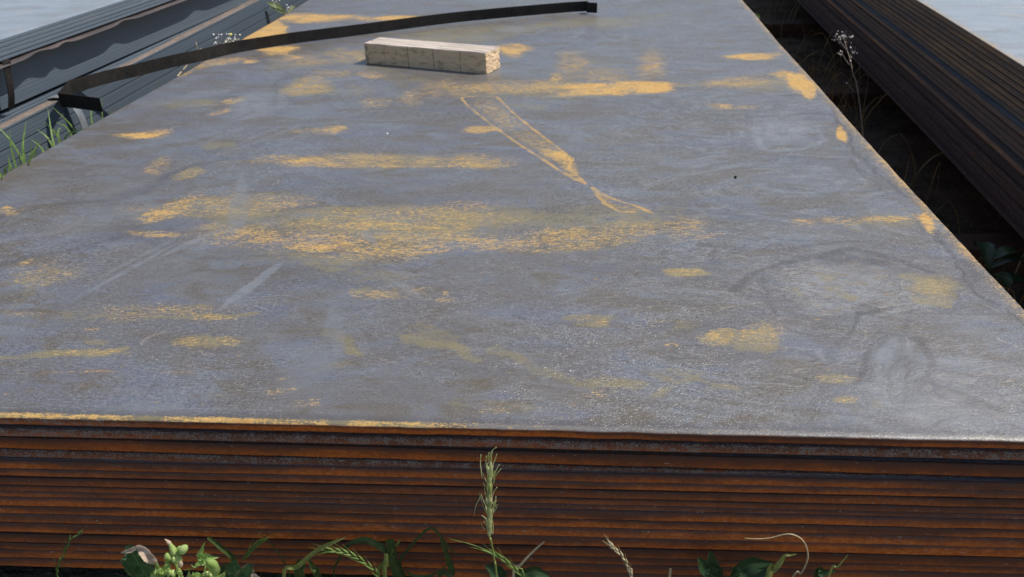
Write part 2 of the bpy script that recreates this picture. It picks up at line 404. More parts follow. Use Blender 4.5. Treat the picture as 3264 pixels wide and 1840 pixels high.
def ground_grass():
    mb = MB(); rg = random.Random(3)
    def area(): # around, not under, the stacks
        while True:
            x = rg.uniform(-3.2, 3.2); y = rg.uniform(-2.2, 6.2)
            if (-1.03 < x < 1.03 and -.06 < y < 6.1) or (x < -1.2 and y > -.05) or (x > 1.3 and y > .15): continue
            return x, y
    for i in range(4200):
        x, y = area(); gap = y > 0
        if gap and rg.random() < .35: continue
        h = rg.uniform(.03, .10) * (1.0 if not gap else .8)
        if -.35 < y < 0: h *= .8
        a = rg.uniform(0, 6.28); l = rg.uniform(.2, .9) * h
        p = np.array([x, y, -.39]); q = p + [l * math.cos(a) * .5, l * math.sin(a) * .5, h]; r = p + [l * math.cos(a), l * math.sin(a), h * rg.uniform(.7, 1.1)]
        ww = rg.uniform(.0015, .004); s = np.array([-math.sin(a), math.cos(a), 0]) * ww
        mb.add([p - s, p + s, q + s * .8, q - s * .8, r], [(0, 1, 2, 3), (3, 2, 4)])
    return mb.build('ground_grass', M_GRASSD)
tag(ground_grass(), 'short dark grass growing on the ground between and before the steel stacks', 'grass', kind='stuff')

# ---------------------------------------------------------------- plates
def plate(name, x0, x1, y0, y1, zf, thick, mats, edge=(.8, 0.0), label=None, group=None, rot=0.0, pivot=(0, 0),
          nx=70, jit=.0006, lip=.0013, seed=0, rz=.0025, edgefn=None, tan=0.0):
    """plain plate of a stack. zf(x, y) = height of the top; edge = (rust, grey)"""
    rg = np.random.default_rng(seed + 5)
    ny = 40
    X = np.linspace(x0, x1, nx); Y = np.linspace(y0, y1, ny)
    loop = [(x, y0) for x in X] + [(x1, y) for y in Y[1:]] + [(x, y1) for x in X[::-1][1:]] + [(x0, y) for y in Y[::-1][1:-1]]
    L = np.array(loop); n = len(L)
    wob = rg.normal(0, 1, n); wob = np.convolve(np.r_[wob, wob, wob], np.ones(5) / 5, 'same')[n:2 * n] * jit * 2
    N = np.zeros((n, 2))
    N[np.isclose(L[:, 1], y0), 1] -= 1; N[np.isclose(L[:, 1], y1), 1] += 1
    N[np.isclose(L[:, 0], x0), 0] -= 1; N[np.isclose(L[:, 0], x1), 0] += 1
    # profile: (outward offset, depth below top, t)
    prof = [(-.03, 0, 1), (-rz * 2, 0, 1), (-rz * .9, .0006, 1), (-.0004 - lip * .6, thick * .16, .93), (-lip * .45, thick * .45, .62),
            (-lip * .1, thick * .72, .3), (0, thick * .9, .1), (-.0012, thick, 0), (-.03, thick, 0)]
    V = []; E = []
    rnd = rg.random()
    for (o, d, t) in prof:
        for i in range(n):
            x, y = L[i] + N[i] * (o + wob[i] * (1 if o > -.02 else 0))
            V.append((x, y, zf(x, y) - d))
            r_, g_ = edge
            if edgefn: r_, g_ = edgefn(x, y, r_, g_)
            E.append((t, r_, g_, rnd))
    K = len(prof)
    F = [(k * n + i, (k + 1) * n + i, (k + 1) * n + (i + 1) % n, k * n + (i + 1) % n) for k in range(K - 1) for i in range(n)]
    F = [f[::-1] for f in F]
    fm = [0 if k < 1 else 1 for k in range(K - 1) for i in range(n)]
    F.append(tuple(range(n))); fm.append(0)
    F.append(tuple((K - 1) * n + i for i in range(n))[::-1]); fm.append(0)
    # turn all faces outward
    ox, oy = pivot
    V = np.array(V)
    if rot:
        c, s = math.cos(rot), math.sin(rot)
        xx = ox + (V[:, 0] - ox) * c - (V[:, 1] - oy) * s; yy = oy + (V[:, 0] - ox) * s + (V[:, 1] - oy) * c
        V[:, 0], V[:, 1] = xx, yy
    o = mesh_obj(name, V, F, None, attrs={'edge': E, 'stain': np.repeat(np.array([[0, 0, 0, 0]] + [[.42 * tan, .75 * tan, 0, 0]] * 8, float), n, 0), 'flow': np.full(len(V), .2), 'dist': np.ones((len(V), 4)) * np.array([1, 1, 0, 1])}, mats=mats, fmat=fm)
    import bmesh
    bm = bmesh.new(); bm.from_mesh(o.data); bmesh.ops.recalc_face_normals(bm, faces=bm.faces)
    for e_ in bm.edges:
        if len(e_.link_faces) == 2 and e_.calc_face_angle(0) > .6: e_.smooth = False
    bm.to_mesh(o.data); bm.free()
    tag(o, label, 'steel plate', group)
    return o

ORD = ['', 'first', 'second', 'third', 'fourth', 'fifth', 'sixth', 'seventh', 'eighth', 'ninth', 'tenth', 'eleventh', 'twelfth',
       'thirteenth', 'fourteenth', 'fifteenth', 'sixteenth', 'seventeenth', 'eighteenth', 'nineteenth', 'twentieth',
       'twenty-first', 'twenty-second', 'twenty-third', 'twenty-fourth', 'twenty-fifth', 'twenty-sixth']

# ---- middle stack: (left top, left bottom, right top, right bottom) in photo rows, set-back of the front edge, rust, grey, look
GM = 'steel plates of the middle stack'
mid = [
    (1368, 1389, 1444, 1471, .004, .45, .9, 'grey speckled edge under the yellow rim'),
    (1397, 1424, 1487, 1530, .013, .75, .0, 'thick dark brown front edge sagging at the right'),
    (1434, 1459, 1533, 1541, .017, .35, .8, 'grey scaly edge that disappears towards the right'),
    (1471, 1496, 1545, 1568, .010, .80, .08, 'brown edge just below the black gap'),
    (1498, 1521, 1570, 1587, .007, .85, .12, 'red brown edge with a few pale chips'),
    (1525, 1547, 1597, 1621, .011, .50, .10, 'dull dark brown edge'),
    (1549, 1564, 1624, 1643, .013, .45, .14, 'thin dull edge with pale speckles'),
    (1567, 1587, 1646, 1662, .010, .60, .15, 'dark brown edge, orange below'),
    (1589, 1612, 1664, 1690, .005, .95, .1, 'orange brown edge in the middle of the front'),
    (1614, 1637, 1693, 1718, .006, 1.0, .1, 'orange rust edge with dark upper half'),
    (1639, 1667, 1721, 1747, .004, 1.0, .15, 'bright orange rust edge with pale flecks'),
    (1669, 1698, 1749, 1777, .002, 1.0, .05, 'orange rust edge just above the long black gap'),
    (1704, 1731, 1783, 1808, .019, .55, .05, 'dark brown edge set back below the black gap'),
    (1733, 1752, 1811, 1833, .020, .65, .05, 'dark brown edge low in the front'),
    (1754, 1779, 1836, 1860, .017, .75, .05, 'brown edge, last but one above the ground'),
    (1781, 1806, 1863, 1888, .015, .80, .05, 'lowest brown edge above the dark gap'),
]
for i, (a, b, c, d, yo, ru, gr, look) in enumerate(mid):
    pl0, pl1 = px(0, a, 1, yo), px(0, b, 1, yo); pr0, pr1 = px(3264, c, 1, yo), px(3264, d, 1, yo)
    sl0 = (pr0[2] - pl0[2]) / (pr0[0] - pl0[0])
    th = .5 * ((pl0[2] - pl1[2]) + (pr0[2] - pr1[2])); th = max(th, .0085)
    z0 = pl0[2] - sl0 * pl0[0]
    if i == 2: th = .0128
    xo = rng.uniform(-.006, .006)
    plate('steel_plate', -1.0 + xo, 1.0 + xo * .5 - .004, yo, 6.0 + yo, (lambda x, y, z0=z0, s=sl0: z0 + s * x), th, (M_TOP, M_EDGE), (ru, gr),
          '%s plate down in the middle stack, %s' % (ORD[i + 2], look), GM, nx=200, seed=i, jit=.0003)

# ---- top plate of the middle stack, with its stains
K = 3264 / 2576.0
def P2(u, v):    # picture row / column (2576 wide) on the plate -> plate coordinates
    return px(u * K, v * K, 2, 0.0)[:2]

def top_grid():
    ys = [0.0]
    while ys[-1] < 4.0: ys.append(ys[-1] + .0042 * (1 + ys[-1] * .75))
    ys = np.array(ys); ys = np.concatenate([ys, np.linspace(ys[-1] + .1, 6.0, 15)])
    xs = np.linspace(-1, 1, 400)
    return xs, ys

def sstep(a, b, x):
    t = np.clip((x - a) / (b - a), 0, 1); return t * t * (3 - 2 * t)

# (u, v, ru, rv, strength, soft) : an ellipse in plate space through the four picture points u±ru, v±rv (skew = tilt)
RUST = [
    (672, 72, 75, 45, 1.04, .3, 52), (800, 46, 130, 12, 0.98, .4, 0), (1010, 46, 95, 9, 1.01, .4, 0), (1290, 124, 45, 16, 0.92, .4, 0), (640, 100, 60, 20, 1.04, .5, 20),
    (1540, 222, 180, 17, 0.95, .35, -3), (1640, 218, 60, 17, 1.07, .3, 0), (1380, 220, 190, 20, 0.52, .6, 0), (1120, 225, 80, 25, 0.36, .8, 0), (1250, 225, 90, 14, 0.61, .6, 0),
    (1440, 165, 50, 45, 0.40, .7, -10), (1640, 165, 42, 45, 0.49, .7, 0), (1510, 190, 70, 22, 0.36, .7, 0), (1400, 195, 22, 16, 0.59, .6, -20),
    (1895, 142, 80, 10, 0.95, .35, 0), (1990, 190, 55, 14, 0.72, .5, 8), (2010, 205, 40, 22, 1.04, .4, 25), (1860, 206, 115, 14, 0.46, .7, -3), (2035, 232, 18, 16, 1.04, .4, 40),
    (1812, 266, 40, 7, 0.72, .5, 4), (1880, 268, 35, 5, 0.42, .5, 0), (2116, 336, 12, 22, 1.04, .3, -24), (2334, 562, 15, 34, 1.07, .3, -28), (2225, 552, 80, 10, 0.61, .6, 0), (2020, 566, 35, 9, 0.63, .6, 3), (2300, 545, 30, 9, 0.50, .6, 0), (2110, 560, 70, 14, 0.33, .8, 0),
    (830, 610, 340, 36, 0.56, .55, 2), (640, 595, 180, 24, 0.61, .5, 6), (780, 622, 110, 20, 0.73, .5, 5), (1120, 612, 260, 30, 0.56, .55, 0), (1060, 632, 110, 10, 0.72, .5, 0), (1400, 600, 260, 28, 0.50, .6, -2), (1330, 612, 120, 14, 0.66, .5, -2), (1715, 580, 60, 36, 0.49, .7, 0), (1560, 585, 200, 26, 0.40, .7, -3), (1750, 600, 60, 16, 0.42, .6, 0),
    (405, 588, 85, 8, 0.52, .5, 3), (560, 515, 210, 32, 0.39, .7, -3), (420, 532, 70, 16, 0.68, .5, -16), (700, 516, 90, 8, 0.56, .5, 0), (470, 500, 60, 18, 0.50, .6, -15), (1000, 545, 250, 26, 0.36, .8, 0), (1180, 520, 90, 14, 0.33, .8, 0), (950, 570, 300, 18, 0.42, .7, 0),
    (970, 404, 310, 19, 0.40, .6, 0), (800, 410, 110, 13, 0.68, .5, 1), (1170, 404, 90, 20, 0.42, .7, 0), (1060, 418, 210, 5, 0.56, .5, 0), (700, 400, 60, 12, 0.42, .6, 0),
    (370, 340, 75, 9, 1.04, .3, -2), (400, 336, 50, 10, 0.59, .4, -2), (838, 328, 32, 12, 0.63, .5, -8), (800, 332, 60, 8, 0.33, .6, 0), (1212, 327, 46, 9, 0.61, .4, -4),
    (775, 220, 55, 25, 0.44, .6, -8), (800, 210, 25, 14, 0.46, .6, 0), (590, 257, 32, 8, 0.56, .5, -10), (555, 286, 30, 6, 0.38, .6, -15), (398, 412, 36, 18, 0.40, .6, -28), (470, 440, 38, 12, 0.36, .6, -16),
    (1035, 250, 30, 20, 0.36, .7, 0), (940, 260, 45, 12, 0.32, .7, 0),
    (15, 522, 16, 4, 0.95, .3, 0), (20, 530, 40, 12, 0.42, .7, 0), (540, 158, 110, 9, 0.56, .5, -5), (630, 156, 22, 5, 0.95, .3, -3), (500, 168, 60, 8, 0.50, .6, -8), (460, 188, 30, 5, 0.59, .6, -20), (760, 150, 80, 22, 0.33, .8, 0), (880, 140, 70, 16, 0.42, .7, 0), (930, 190, 40, 9, 0.50, .6, 3), (850, 185, 60, 12, 0.30, .8, 0),
    (960, 748, 75, 11, 0.48, .5, 2), (1110, 758, 40, 8, 0.43, .5, 2), (1120, 742, 14, 10, 0.33, .6, 0), (1020, 740, 90, 18, 0.24, .7, 0),
    (1810, 852, 42, 20, 0.43, .6, -8), (1885, 852, 30, 22, 0.41, .6, 0), (1930, 845, 60, 40, 0.26, .7, 0), (2100, 955, 60, 12, 0.33, .6, 2), (2125, 1008, 40, 11, 0.31, .6, 2), (1725, 692, 60, 10, 0.28, .6, 2), (2350, 725, 80, 40, 0.24, .7, 10), (1690, 870, 20, 6, 0.24, .6, 0), (1460, 802, 24, 8, 0.26, .6, 0), (1520, 815, 18, 8, 0.28, .6, 0), (1510, 985, 40, 4, 0.41, .5, 2), (1500, 995, 40, 8, 0.26, .5, 2),
    (90, 690, 110, 40, 0.24, .8, -12), (60, 660, 26, 6, 0.46, .5, -20), (110, 715, 24, 5, 0.43, .5, -10), (400, 780, 160, 18, 0.24, .8, 0), (330, 800, 60, 8, 0.33, .6, -5), (540, 800, 60, 8, 0.33, .6, 0), (480, 860, 40, 12, 0.24, .7, 0), (575, 862, 35, 14, 0.22, .7, 0), (200, 887, 130, 8, 0.30, .7, -1), (170, 936, 150, 3, 0.48, .5, -1), (450, 936, 70, 3, 0.33, .6, 0), (230, 828, 30, 6, 0.33, .6, 0), (60, 790, 60, 8, 0.26, .7, 0),
    (715, 953, 14, 4, 0.52, .5, -8), (700, 985, 40, 8, 0.26, .6, -5), (770, 1015, 40, 10, 0.26, .6, 0), (1250, 1035, 60, 8, 0.24, .7, 0), (900, 650, 200, 14, 0.26, .8, 2),
    (150, 40, 0, 0, 0.00, 1, 0),
]
OLIV = [
    (480, 265, 110, 16, .62, .8, -3), (552, 366, 62, 13, .75, .7, -4), (470, 440, 55, 14, .7, .7, -15), (775, 225, 85, 32, .7, .8, -5), (900, 235, 110, 26, .45, .9, 0), (950, 140, 260, 40, .55, .9, -3),
    (1180, 85, 240, 34, .70, .8, -5), (1480, 55, 260, 22, .6, .8, -3), (1390, 225, 320, 36, .55, .8, 0), (1530, 165, 130, 50, .45, .9, 0), (980, 404, 340, 30, .62, .8, 0), (560, 520, 240, 48, .62, .8, -3), (1000, 575, 420, 62, .75, .8, 0), (1500, 570, 300, 60, .6, .8, -2),
    (800, 650, 260, 34, .55, .8, 3), (980, 700, 120, 26, .55, .8, 2), (2230, 560, 150, 34, .5, .8, 0), (1960, 208, 160, 30, .55, .8, 0), (2350, 725, 82, 46, .85, .5, 12), (2110, 740, 60, 26, .45, .8, 0), (1725, 692, 66, 13, .8, .5, 2), (1815, 852, 48, 23, .8, .5, -8), (1915, 860, 66, 44, .8, .5, 0), (2105, 957, 62, 14, .85, .5, 2), (2125, 1010, 44, 13, .85, .5, 2), (2205, 1018, 18, 18, .7, .5, 20), (960, 748, 100, 20, .6, .7, 2), (1490, 805, 90, 12, .6, .7, 2),
    (300, 790, 320, 32, .45, .9, -3), (540, 862, 110, 18, .6, .7, 0), (150, 888, 200, 16, .6, .8, -1), (1080, 855, 90, 50, .55, .8, 0), (1250, 1020, 300, 34, .4, .9, 1), (240, 862, 40, 9, .6, .6, 0), (850, 920, 60, 18, .5, .8, 0), (80, 520, 120, 20, .4, .9, -5), (1500, 820, 60, 9, .6, .6, 0), (1700, 820, 90, 14, .45, .7, 2), (1700, 940, 160, 26, .45, .8, 3), (90, 690, 130, 50, .5, .9, -12), (1120, 320, 60, 14, .3, .9, 0), (830, 330, 90, 16, .45, .8, 0), (720, 420, 120, 20, .35, .9, 0),
]
PALE = [
    (845, 830, 30, 105, .55, .3, -8), (905, 860, 20, 60, .4, .3, -30), (790, 935, 95, 30, .5, .35, -22), (850, 760, 40, 30, .4, .4, 0), (700, 860, 90, 30, .4, .5, 10), (720, 880, 150, 30, .5, .8, 0), (640, 715, 100, 9, .95, .25, -36), (480, 610, 100, 6, .8, .3, -24), (300, 690, 190, 6, .7, .3, -29), (360, 640, 150, 5, .6, .3, -27), (600, 520, 26, 95, .7, .35, 10), (930, 600, 30, 12, .8, .3, 40), (800, 605, 40, 8, .6, .3, -20), (1050, 640, 60, 8, .5, .4, 10), (1010, 690, 50, 8, .6, .3, 8), (1030, 735, 40, 14, .7, .3, 30), (1220, 560, 22, 60, .5, .6, 10), (460, 250, 150, 14, .6, .8, -10), (640, 260, 70, 44, .75, .7, -20), (330, 480, 120, 40, .5, .8, -5), (200, 560, 200, 60, .5, .9, -8), (90, 470, 90, 40, .5, .8, -15), (560, 345, 110, 6, .5, .6, -20), (650, 345, 110, 5, .5, .6, -22), (1290, 72, 50, 10, .7, .6, -3), (1460, 78, 40, 12, .5, .7, -25), (1500, 130, 90, 14, .5, .8, 0), (1970, 320, 110, 44, .75, .5, 2), (2050, 440, 260, 50, .5, .9, 4), (2100, 730, 160, 70, .35, .8, 0), (2300, 1000, 250, 110, .75, .8, 0), (2240, 900, 60, 90, .7, .6, 15), (1780, 250, 200, 26, .4, .9, 0), (2080, 250, 120, 30, .5, .9, 10), (1720, 60, 160, 50, .4, .9, 0), (120, 370, 90, 30, .35, .9, -25), (1240, 800, 80, 60, .4, .8, -20), (480, 640, 140, 40, .4, .8, -25), (1350, 950, 160, 40, .3, .9, 0), (400, 1030, 180, 24, .5, .8, 0), (2440, 830, 120, 40, .6, .8, 20), (330, 985, 120, 30, .4, .8, 0), (860, 150, 1, 1, 0, 1, 0),
]
DARK = [
    (310, 580, 220, 26, .45, .9, -8), (180, 430, 120, 40, .25, .9, -20), (370, 470, 130, 16, .5, .8, -20), (900, 480, 300, 36, .35, .9, 0), (2110, 250, 60, 14, .6, .7, 10), (2150, 660, 120, 10, .8, .6, 5), (1990, 300, 120, 8, .5, .7, 0), (2180, 300, 40, 30, .5, .7, 35), (2390, 560, 24, 70, .6, .6, -30), (2450, 680, 24, 60, .6, .6, -32), (2130, 670, 60, 20, .6, .6, 10), (2320, 985, 80, 20, .5, .8, 10), (2450, 1020, 60, 10, .6, .7, 25), (2270, 860, 16, 110, .55, .6, 12), (2200, 880, 14, 90, .5, .6, 16), (1740, 560, 200, 60, .3, .9, 0), (760, 700, 300, 40, .35, .9, 3), (1100, 870, 130, 60, .4, .9, 0), (1200, 930, 200, 40, .35, .9, 0), (690, 950, 200, 20, .3, .9, 0), (1060, 410, 240, 22, .2, .9, 0), (1600, 250, 260, 22, .2, .9, 0), (1900, 700, 120, 40, .3, .8, 0),
]
def vnoise(X, Y, cell, seed):
    """smooth value noise, about -1..1"""
    g = np.random.default_rng(seed).random((64, 64)) * 2 - 1
    fx, fy = X / cell + 200, Y / cell + 200
    ix, iy = np.floor(fx).astype(int), np.floor(fy).astype(int); tx, ty = fx - ix, fy - iy
    tx = tx * tx * (3 - 2 * tx); ty = ty * ty * (3 - 2 * ty)
    q = lambda a, b: g[a % 64, b % 64]
    return (q(ix, iy) * (1 - tx) + q(ix + 1, iy) * tx) * (1 - ty) + (q(ix, iy + 1) * (1 - tx) + q(ix + 1, iy + 1) * tx) * ty
def fnoise(X, Y, cell, seed, oct=4):
    return sum(vnoise(X, Y, cell / 2 ** i, seed + i) * .55 ** i for i in range(oct))
def ell_field(X, Y, lst):
    out = np.zeros_like(X)
    for (u, v, ru, rv, s, soft, ang) in lst:
        if s <= 0: continue
        a = math.radians(ang); ca, sa = math.cos(a), math.sin(a)
        c = P2(u, v)
        e1 = (P2(u + ru * ca, v + ru * sa) - P2(u - ru * ca, v - ru * sa)) / 2
        e2 = (P2(u - rv * sa, v + rv * ca) - P2(u + rv * sa, v - rv * ca)) / 2
        Mi = np.linalg.inv(np.array([e1, e2]).T)
        dx, dy = X - c[0], Y - c[1]
        # break the outline with a few waves so that no patch is a clean ellipse
        q1 = Mi[0, 0] * dx + Mi[0, 1] * dy; q2 = Mi[1, 0] * dx + Mi[1, 1] * dy
        r = np.sqrt(q1 * q1 + q2 * q2); th = np.arctan2(q2, q1); ph = (u * .37 + v * .91)
        r = r * (1 + .06 * np.sin(3 * th + ph) + .05 * np.sin(5 * th + 2 * ph)) + WARP
        out = np.maximum(out, s * (1 - sstep(max(0, .92 - soft), 1.05 + soft * .5, r)))
    return out

def line_field(X, Y, pts, wpx, s):
    """stroke along picture points, about wpx picture pixels wide"""
    out = np.zeros_like(X)
    for (p, q) in zip(pts[:-1], pts[1:]):
        a, b = P2(*p), P2(*q); d = b - a; L2 = d @ d
        t = np.clip(((X - a[0]) * d[0] + (Y - a[1]) * d[1]) / L2, 0, 1)
        dist = np.hypot(X - a[0] - t * d[0], Y - a[1] - t * d[1])
        m_ = ((p[0] + q[0]) / 2, (p[1] + q[1]) / 2)
        wm = np.linalg.norm(P2(m_[0] + wpx, m_[1]) - P2(*m_)) * .5
        out = np.maximum(out, s * (1 - sstep(wm * .5, wm * 1.5, dist)))
    return out

xs, ys = top_grid()
GX, GY = np.meshgrid(xs, ys)
# cut outline is not quite straight
def outline(X, Y):
    right = -.011 * np.exp(-((Y - 1.05) / .65) ** 2) - .008 * np.exp(-((Y - 2.1) / .4) ** 2)
    left = .018 * sstep(1.2, 1.9, Y) + .006 * np.exp(-((Y - 2.8) / .3) ** 2)
    return X + np.where(X > 0, X * X * right, X * X * left)
INS = .007
BX = outline(GX, GY)
X0 = BX * (1 - INS); Y0 = GY * (1 - INS / 3) + INS
def zwave(X, Y):
    ed = np.minimum(1, (1 - np.abs(X)) / .25)
    return (.0022 * np.sin(2.1 * X + 1.7 * Y) * ed + .0016 * np.sin(4.3 * Y - 1.5 * X + .7) * ed
            + .0035 * np.exp(-(((X - .70) / .16) ** 2 + ((Y - .55) / .12) ** 2)) + .0025 * np.exp(-(((X - .62) / .12) ** 2 + ((Y - 1.5) / .12) ** 2))) * np.minimum(1, Y / .15)
Z0 = zwave(X0, Y0) + .0008 * np.sin(9 * X0 + 5 * Y0) * np.minimum(1, Y0 / .15)
WARP = .26 * fnoise(X0, Y0 * 1.6, .11, 40, 4)
def P2stroke(field, pts, wpx, s_):
    return np.maximum(field, line_field(XW, YW, pts, wpx, s_))
XW = X0 + .012 * fnoise(X0, Y0, .10, 50, 4); YW = Y0 + .012 * fnoise(X0, Y0, .10, 60, 4)
DSTR = [([(1840, 745), (1890, 712), (1960, 680), (2060, 648), (2150, 640), (2260, 655), (2360, 690), (2420, 745)], 26, .75), ([(1930, 700), (1925, 770), (1960, 825), (2040, 852), (2110, 872)], 15, .6), ([(2090, 880), (2140, 832), (2180, 790), (2260, 770)], 15, .75),
        ([(2150, 960), (2170, 880), (2230, 838), (2300, 850), (2330, 905), (2310, 990)], 24, .7), ([(2230, 1000), (2240, 930), (2262, 890), (2280, 940), (2276, 1000)], 14, .6), ([(2330, 975), (2440, 1000), (2510, 1030)], 20, .75), ([(2180, 1040), (2280, 1060), (2400, 1050)], 12, .5), ([(1750, 620), (1900, 640), (2050, 625), (2200, 610)], 22, .5),
        ([(2060, 232), (2110, 300), (2160, 385), (2215, 440), (2290, 510), (2350, 575), (2400, 650), (2460, 730), (2560, 815)], 9, 1.0), ([(2240, 440), (2310, 520), (2370, 590), (2420, 670)], 6, .9), ([(2150, 400), (2220, 480), (2290, 540), (2330, 590)], 7, .7), ([(1960, 300), (2040, 285), (2120, 292), (2190, 320)], 16, .7), ([(1780, 262), (1880, 268), (1960, 262)], 7, .7), ([(1960, 240), (2020, 236), (2060, 252)], 14, .8),
        ([(0, 545), (140, 515), (270, 505), (360, 480), (420, 440), (520, 410)], 26, .55), ([(330, 590), (260, 600), (120, 640), (0, 660)], 22, .5), ([(600, 300), (640, 285), (630, 250), (590, 242)], 9, .5), ([(700, 240), (690, 215), (720, 195), (780, 188)], 10, .5), ([(900, 610), (700, 650), (500, 640), (330, 600)], 18, .4), ([(1640, 540), (1800, 545), (1960, 540), (2100, 550)], 24, .4), ([(1450, 250), (1600, 262), (1800, 300), (1950, 290)], 26, .35), ([(1930, 400), (2040, 395), (2140, 405), (2200, 440)], 9, .6), ([(1960, 470), (2080, 490), (2230, 480)], 8, .5), ([(1900, 520), (2050, 515), (2200, 540)], 8, .4)]
PSTR = [([(1890, 345), (1910, 320), (1985, 310), (2060, 325), (2075, 350), (2030, 375), (1940, 378), (1890, 345)], 20, .85), ([(1990, 435), (2020, 418), (2080, 418), (2120, 438), (2080, 455), (2010, 452), (1990, 435)], 8, .8), ([(2180, 812), (2230, 790), (2330, 772), (2430, 765)], 5, .9), ([(2200, 1000), (2205, 920), (2240, 866), (2280, 862)], 20, .9), ([(1870, 270), (1960, 275), (2100, 268)], 9, .7), ([(2300, 900), (2400, 930), (2540, 930)], 40, .6), ([(2180, 1075), (2330, 1085), (2560, 1090)], 26, .7), ([(1960, 880), (2050, 905), (2160, 912), (2230, 890)], 4, .8), ([(620, 300), (700, 275), (720, 240), (800, 210), (900, 200)], 26, .6), ([(330, 470), (440, 450), (560, 390), (680, 350), (760, 318)], 16, .55), ([(380, 520), (240, 540), (130, 580), (0, 600)], 34, .55), ([(420, 420), (520, 400), (600, 410), (560, 460), (440, 470)], 10, .5), ([(80, 380), (180, 370), (260, 400), (180, 430), (60, 420)], 18, .45), ([(1280, 75), (1330, 65), (1380, 72), (1340, 84), (1280, 78)], 7, .9), ([(1440, 95), (1460, 80), (1475, 66)], 8, .8), ([(1480, 130), (1560, 140), (1640, 132)], 10, .6), ([(1740, 60), (1800, 75), (1880, 62), (1860, 40)], 10, .5), ([(1100, 230), (960, 250), (880, 300)], 30, .3), ([(1260, 850), (1330, 900), (1380, 960)], 22, .45), ([(1180, 720), (1230, 690), (1320, 690)], 5, .6)]
OSTR = [([(2280, 700), (2350, 705), (2410, 740), (2400, 770), (2320, 760)], 40, .9), ([(2060, 700), (2110, 735), (2160, 750)], 34, .6), ([(2020, 740), (2060, 770)], 26, .5), ([(1250, 880), (1350, 930), (1480, 960), (1600, 975)], 46, .55), ([(1030, 860), (1140, 870), (1200, 900)], 40, .6), ([(820, 840), (870, 870), (900, 905)], 30, .6), ([(1640, 1000), (1760, 960), (1860, 990)], 30, .5), ([(0, 900), (180, 890), (330, 880)], 20, .7), ([(380, 795), (520, 800), (640, 790)], 26, .6), ([(100, 690), (60, 740), (0, 790)], 30, .4), ([(560, 560), (760, 540), (980, 530), (1250, 540), (1500, 560)], 70, .55), ([(700, 170), (860, 150), (1000, 200), (1150, 240), (1350, 270)], 80, .45), ([(1250, 90), (1400, 60), (1560, 50)], 40, .6), ([(1900, 215), (1800, 210), (1700, 220)], 24, .6)]
rustA = ell_field(X0, Y0, RUST); olivA = ell_field(X0, Y0, OLIV); paleA = ell_field(X0, Y0, PALE); darkA = np.maximum(ell_field(X0, Y0, DARK), .55 * (1 - sstep(.012, .03, Y0)))
for (q_, w_, s_) in DSTR: darkA = P2stroke(darkA, q_, w_, s_)
for (q_, w_, s_) in PSTR: paleA = P2stroke(paleA, q_, w_, s_)
for (q_, w_, s_) in OSTR: olivA = P2stroke(olivA, q_, w_, s_)
# the mark of a strip that once lay on the plate
mark_l = [(1250, 246), (1205, 244), (1160, 248), (1178, 270), (1240, 318), (1300, 360), (1370, 405), (1430, 445), (1475, 466)]
mark_r = [(1250, 246), (1290, 285), (1340, 325), (1400, 370), (1440, 402), (1430, 425), (1475, 466)]
mark_t = [(1490, 474), (1530, 500), (1600, 522), (1640, 540)]; mark_u = [(1490, 474), (1520, 515), (1560, 536), (1600, 538)]
stroke0 = np.maximum.reduce([line_field(X0, Y0, mark_l, 6, .95), line_field(X0, Y0, mark_r, 6, .95), line_field(X0, Y0, mark_t, 5, .75), line_field(X0, Y0, mark_u, 4, .75)])
inner = np.maximum.reduce([line_field(X0, Y0, [(1215, 262), (1300, 325), (1400, 395)], 62, .45), line_field(X0, Y0, [(1370, 380), (1425, 410), (1440, 440)], 40, .62), line_field(X0, Y0, [(1400, 385), (1430, 402)], 30, .85), line_field(X0, Y0, [(1500, 490), (1540, 520), (1600, 530)], 20, .55)])
rustA = np.maximum.reduce([rustA, inner * np.where(inner > .55, 1.15, .62)]); olivA = np.maximum(olivA, inner * .9)
def line_dist(X, Y, pts):
    out = np.full_like(X, 9.0)
    P = [P2(*p) for p in pts]
    for a, b in zip(P[:-1], P[1:]):
        d = b - a; t = np.clip(((X - a[0]) * d[0] + (Y - a[1]) * d[1]) / (d @ d), 0, 1)
        out = np.minimum(out, np.hypot(X - a[0] - t * d[0], Y - a[1] - t * d[1]))
    return out
markd = np.minimum.reduce([line_dist(X0, Y0, q) for q in (mark_l, mark_r, mark_t, mark_u)])
BLIS = [(2090, 735, 165, 78, 1.0), (2290, 735, 150, 62, .75), (1885, 852, 80, 44, .35), (1810, 852, 50, 26, .35), (1725, 692, 75, 16, .35), (1850, 668, 34, 8, .6), (1905, 678, 32, 12, .6), (1865, 702, 40, 11, .6), (2240, 905, 60, 95, .25), (2105, 957, 75, 20, .4), (2125, 1010, 52, 17, .4), (2205, 1018, 24, 24, .4), (2380, 1000, 300, 120, .45), (1970, 320, 120, 46, .35), (2050, 430, 90, 22, .3), (2080, 262, 130, 18, .3), (650, 262, 90, 40, .25), (300, 480, 160, 46, .25), (560, 450, 110, 50, .2), (780, 225, 95, 36, .15), (690, 560, 240, 40, .1), (1290, 74, 55, 12, .4), (1470, 78, 50, 16, .3), (480, 860, 55, 16, .2), (575, 862, 48, 20, .2), (980, 880, 24, 16, .3), (1900, 250, 190, 40, .2), (2420, 900, 110, 70, .4)]
ringd = np.full_like(X0, 1.0); blisA = np.zeros_like(X0)
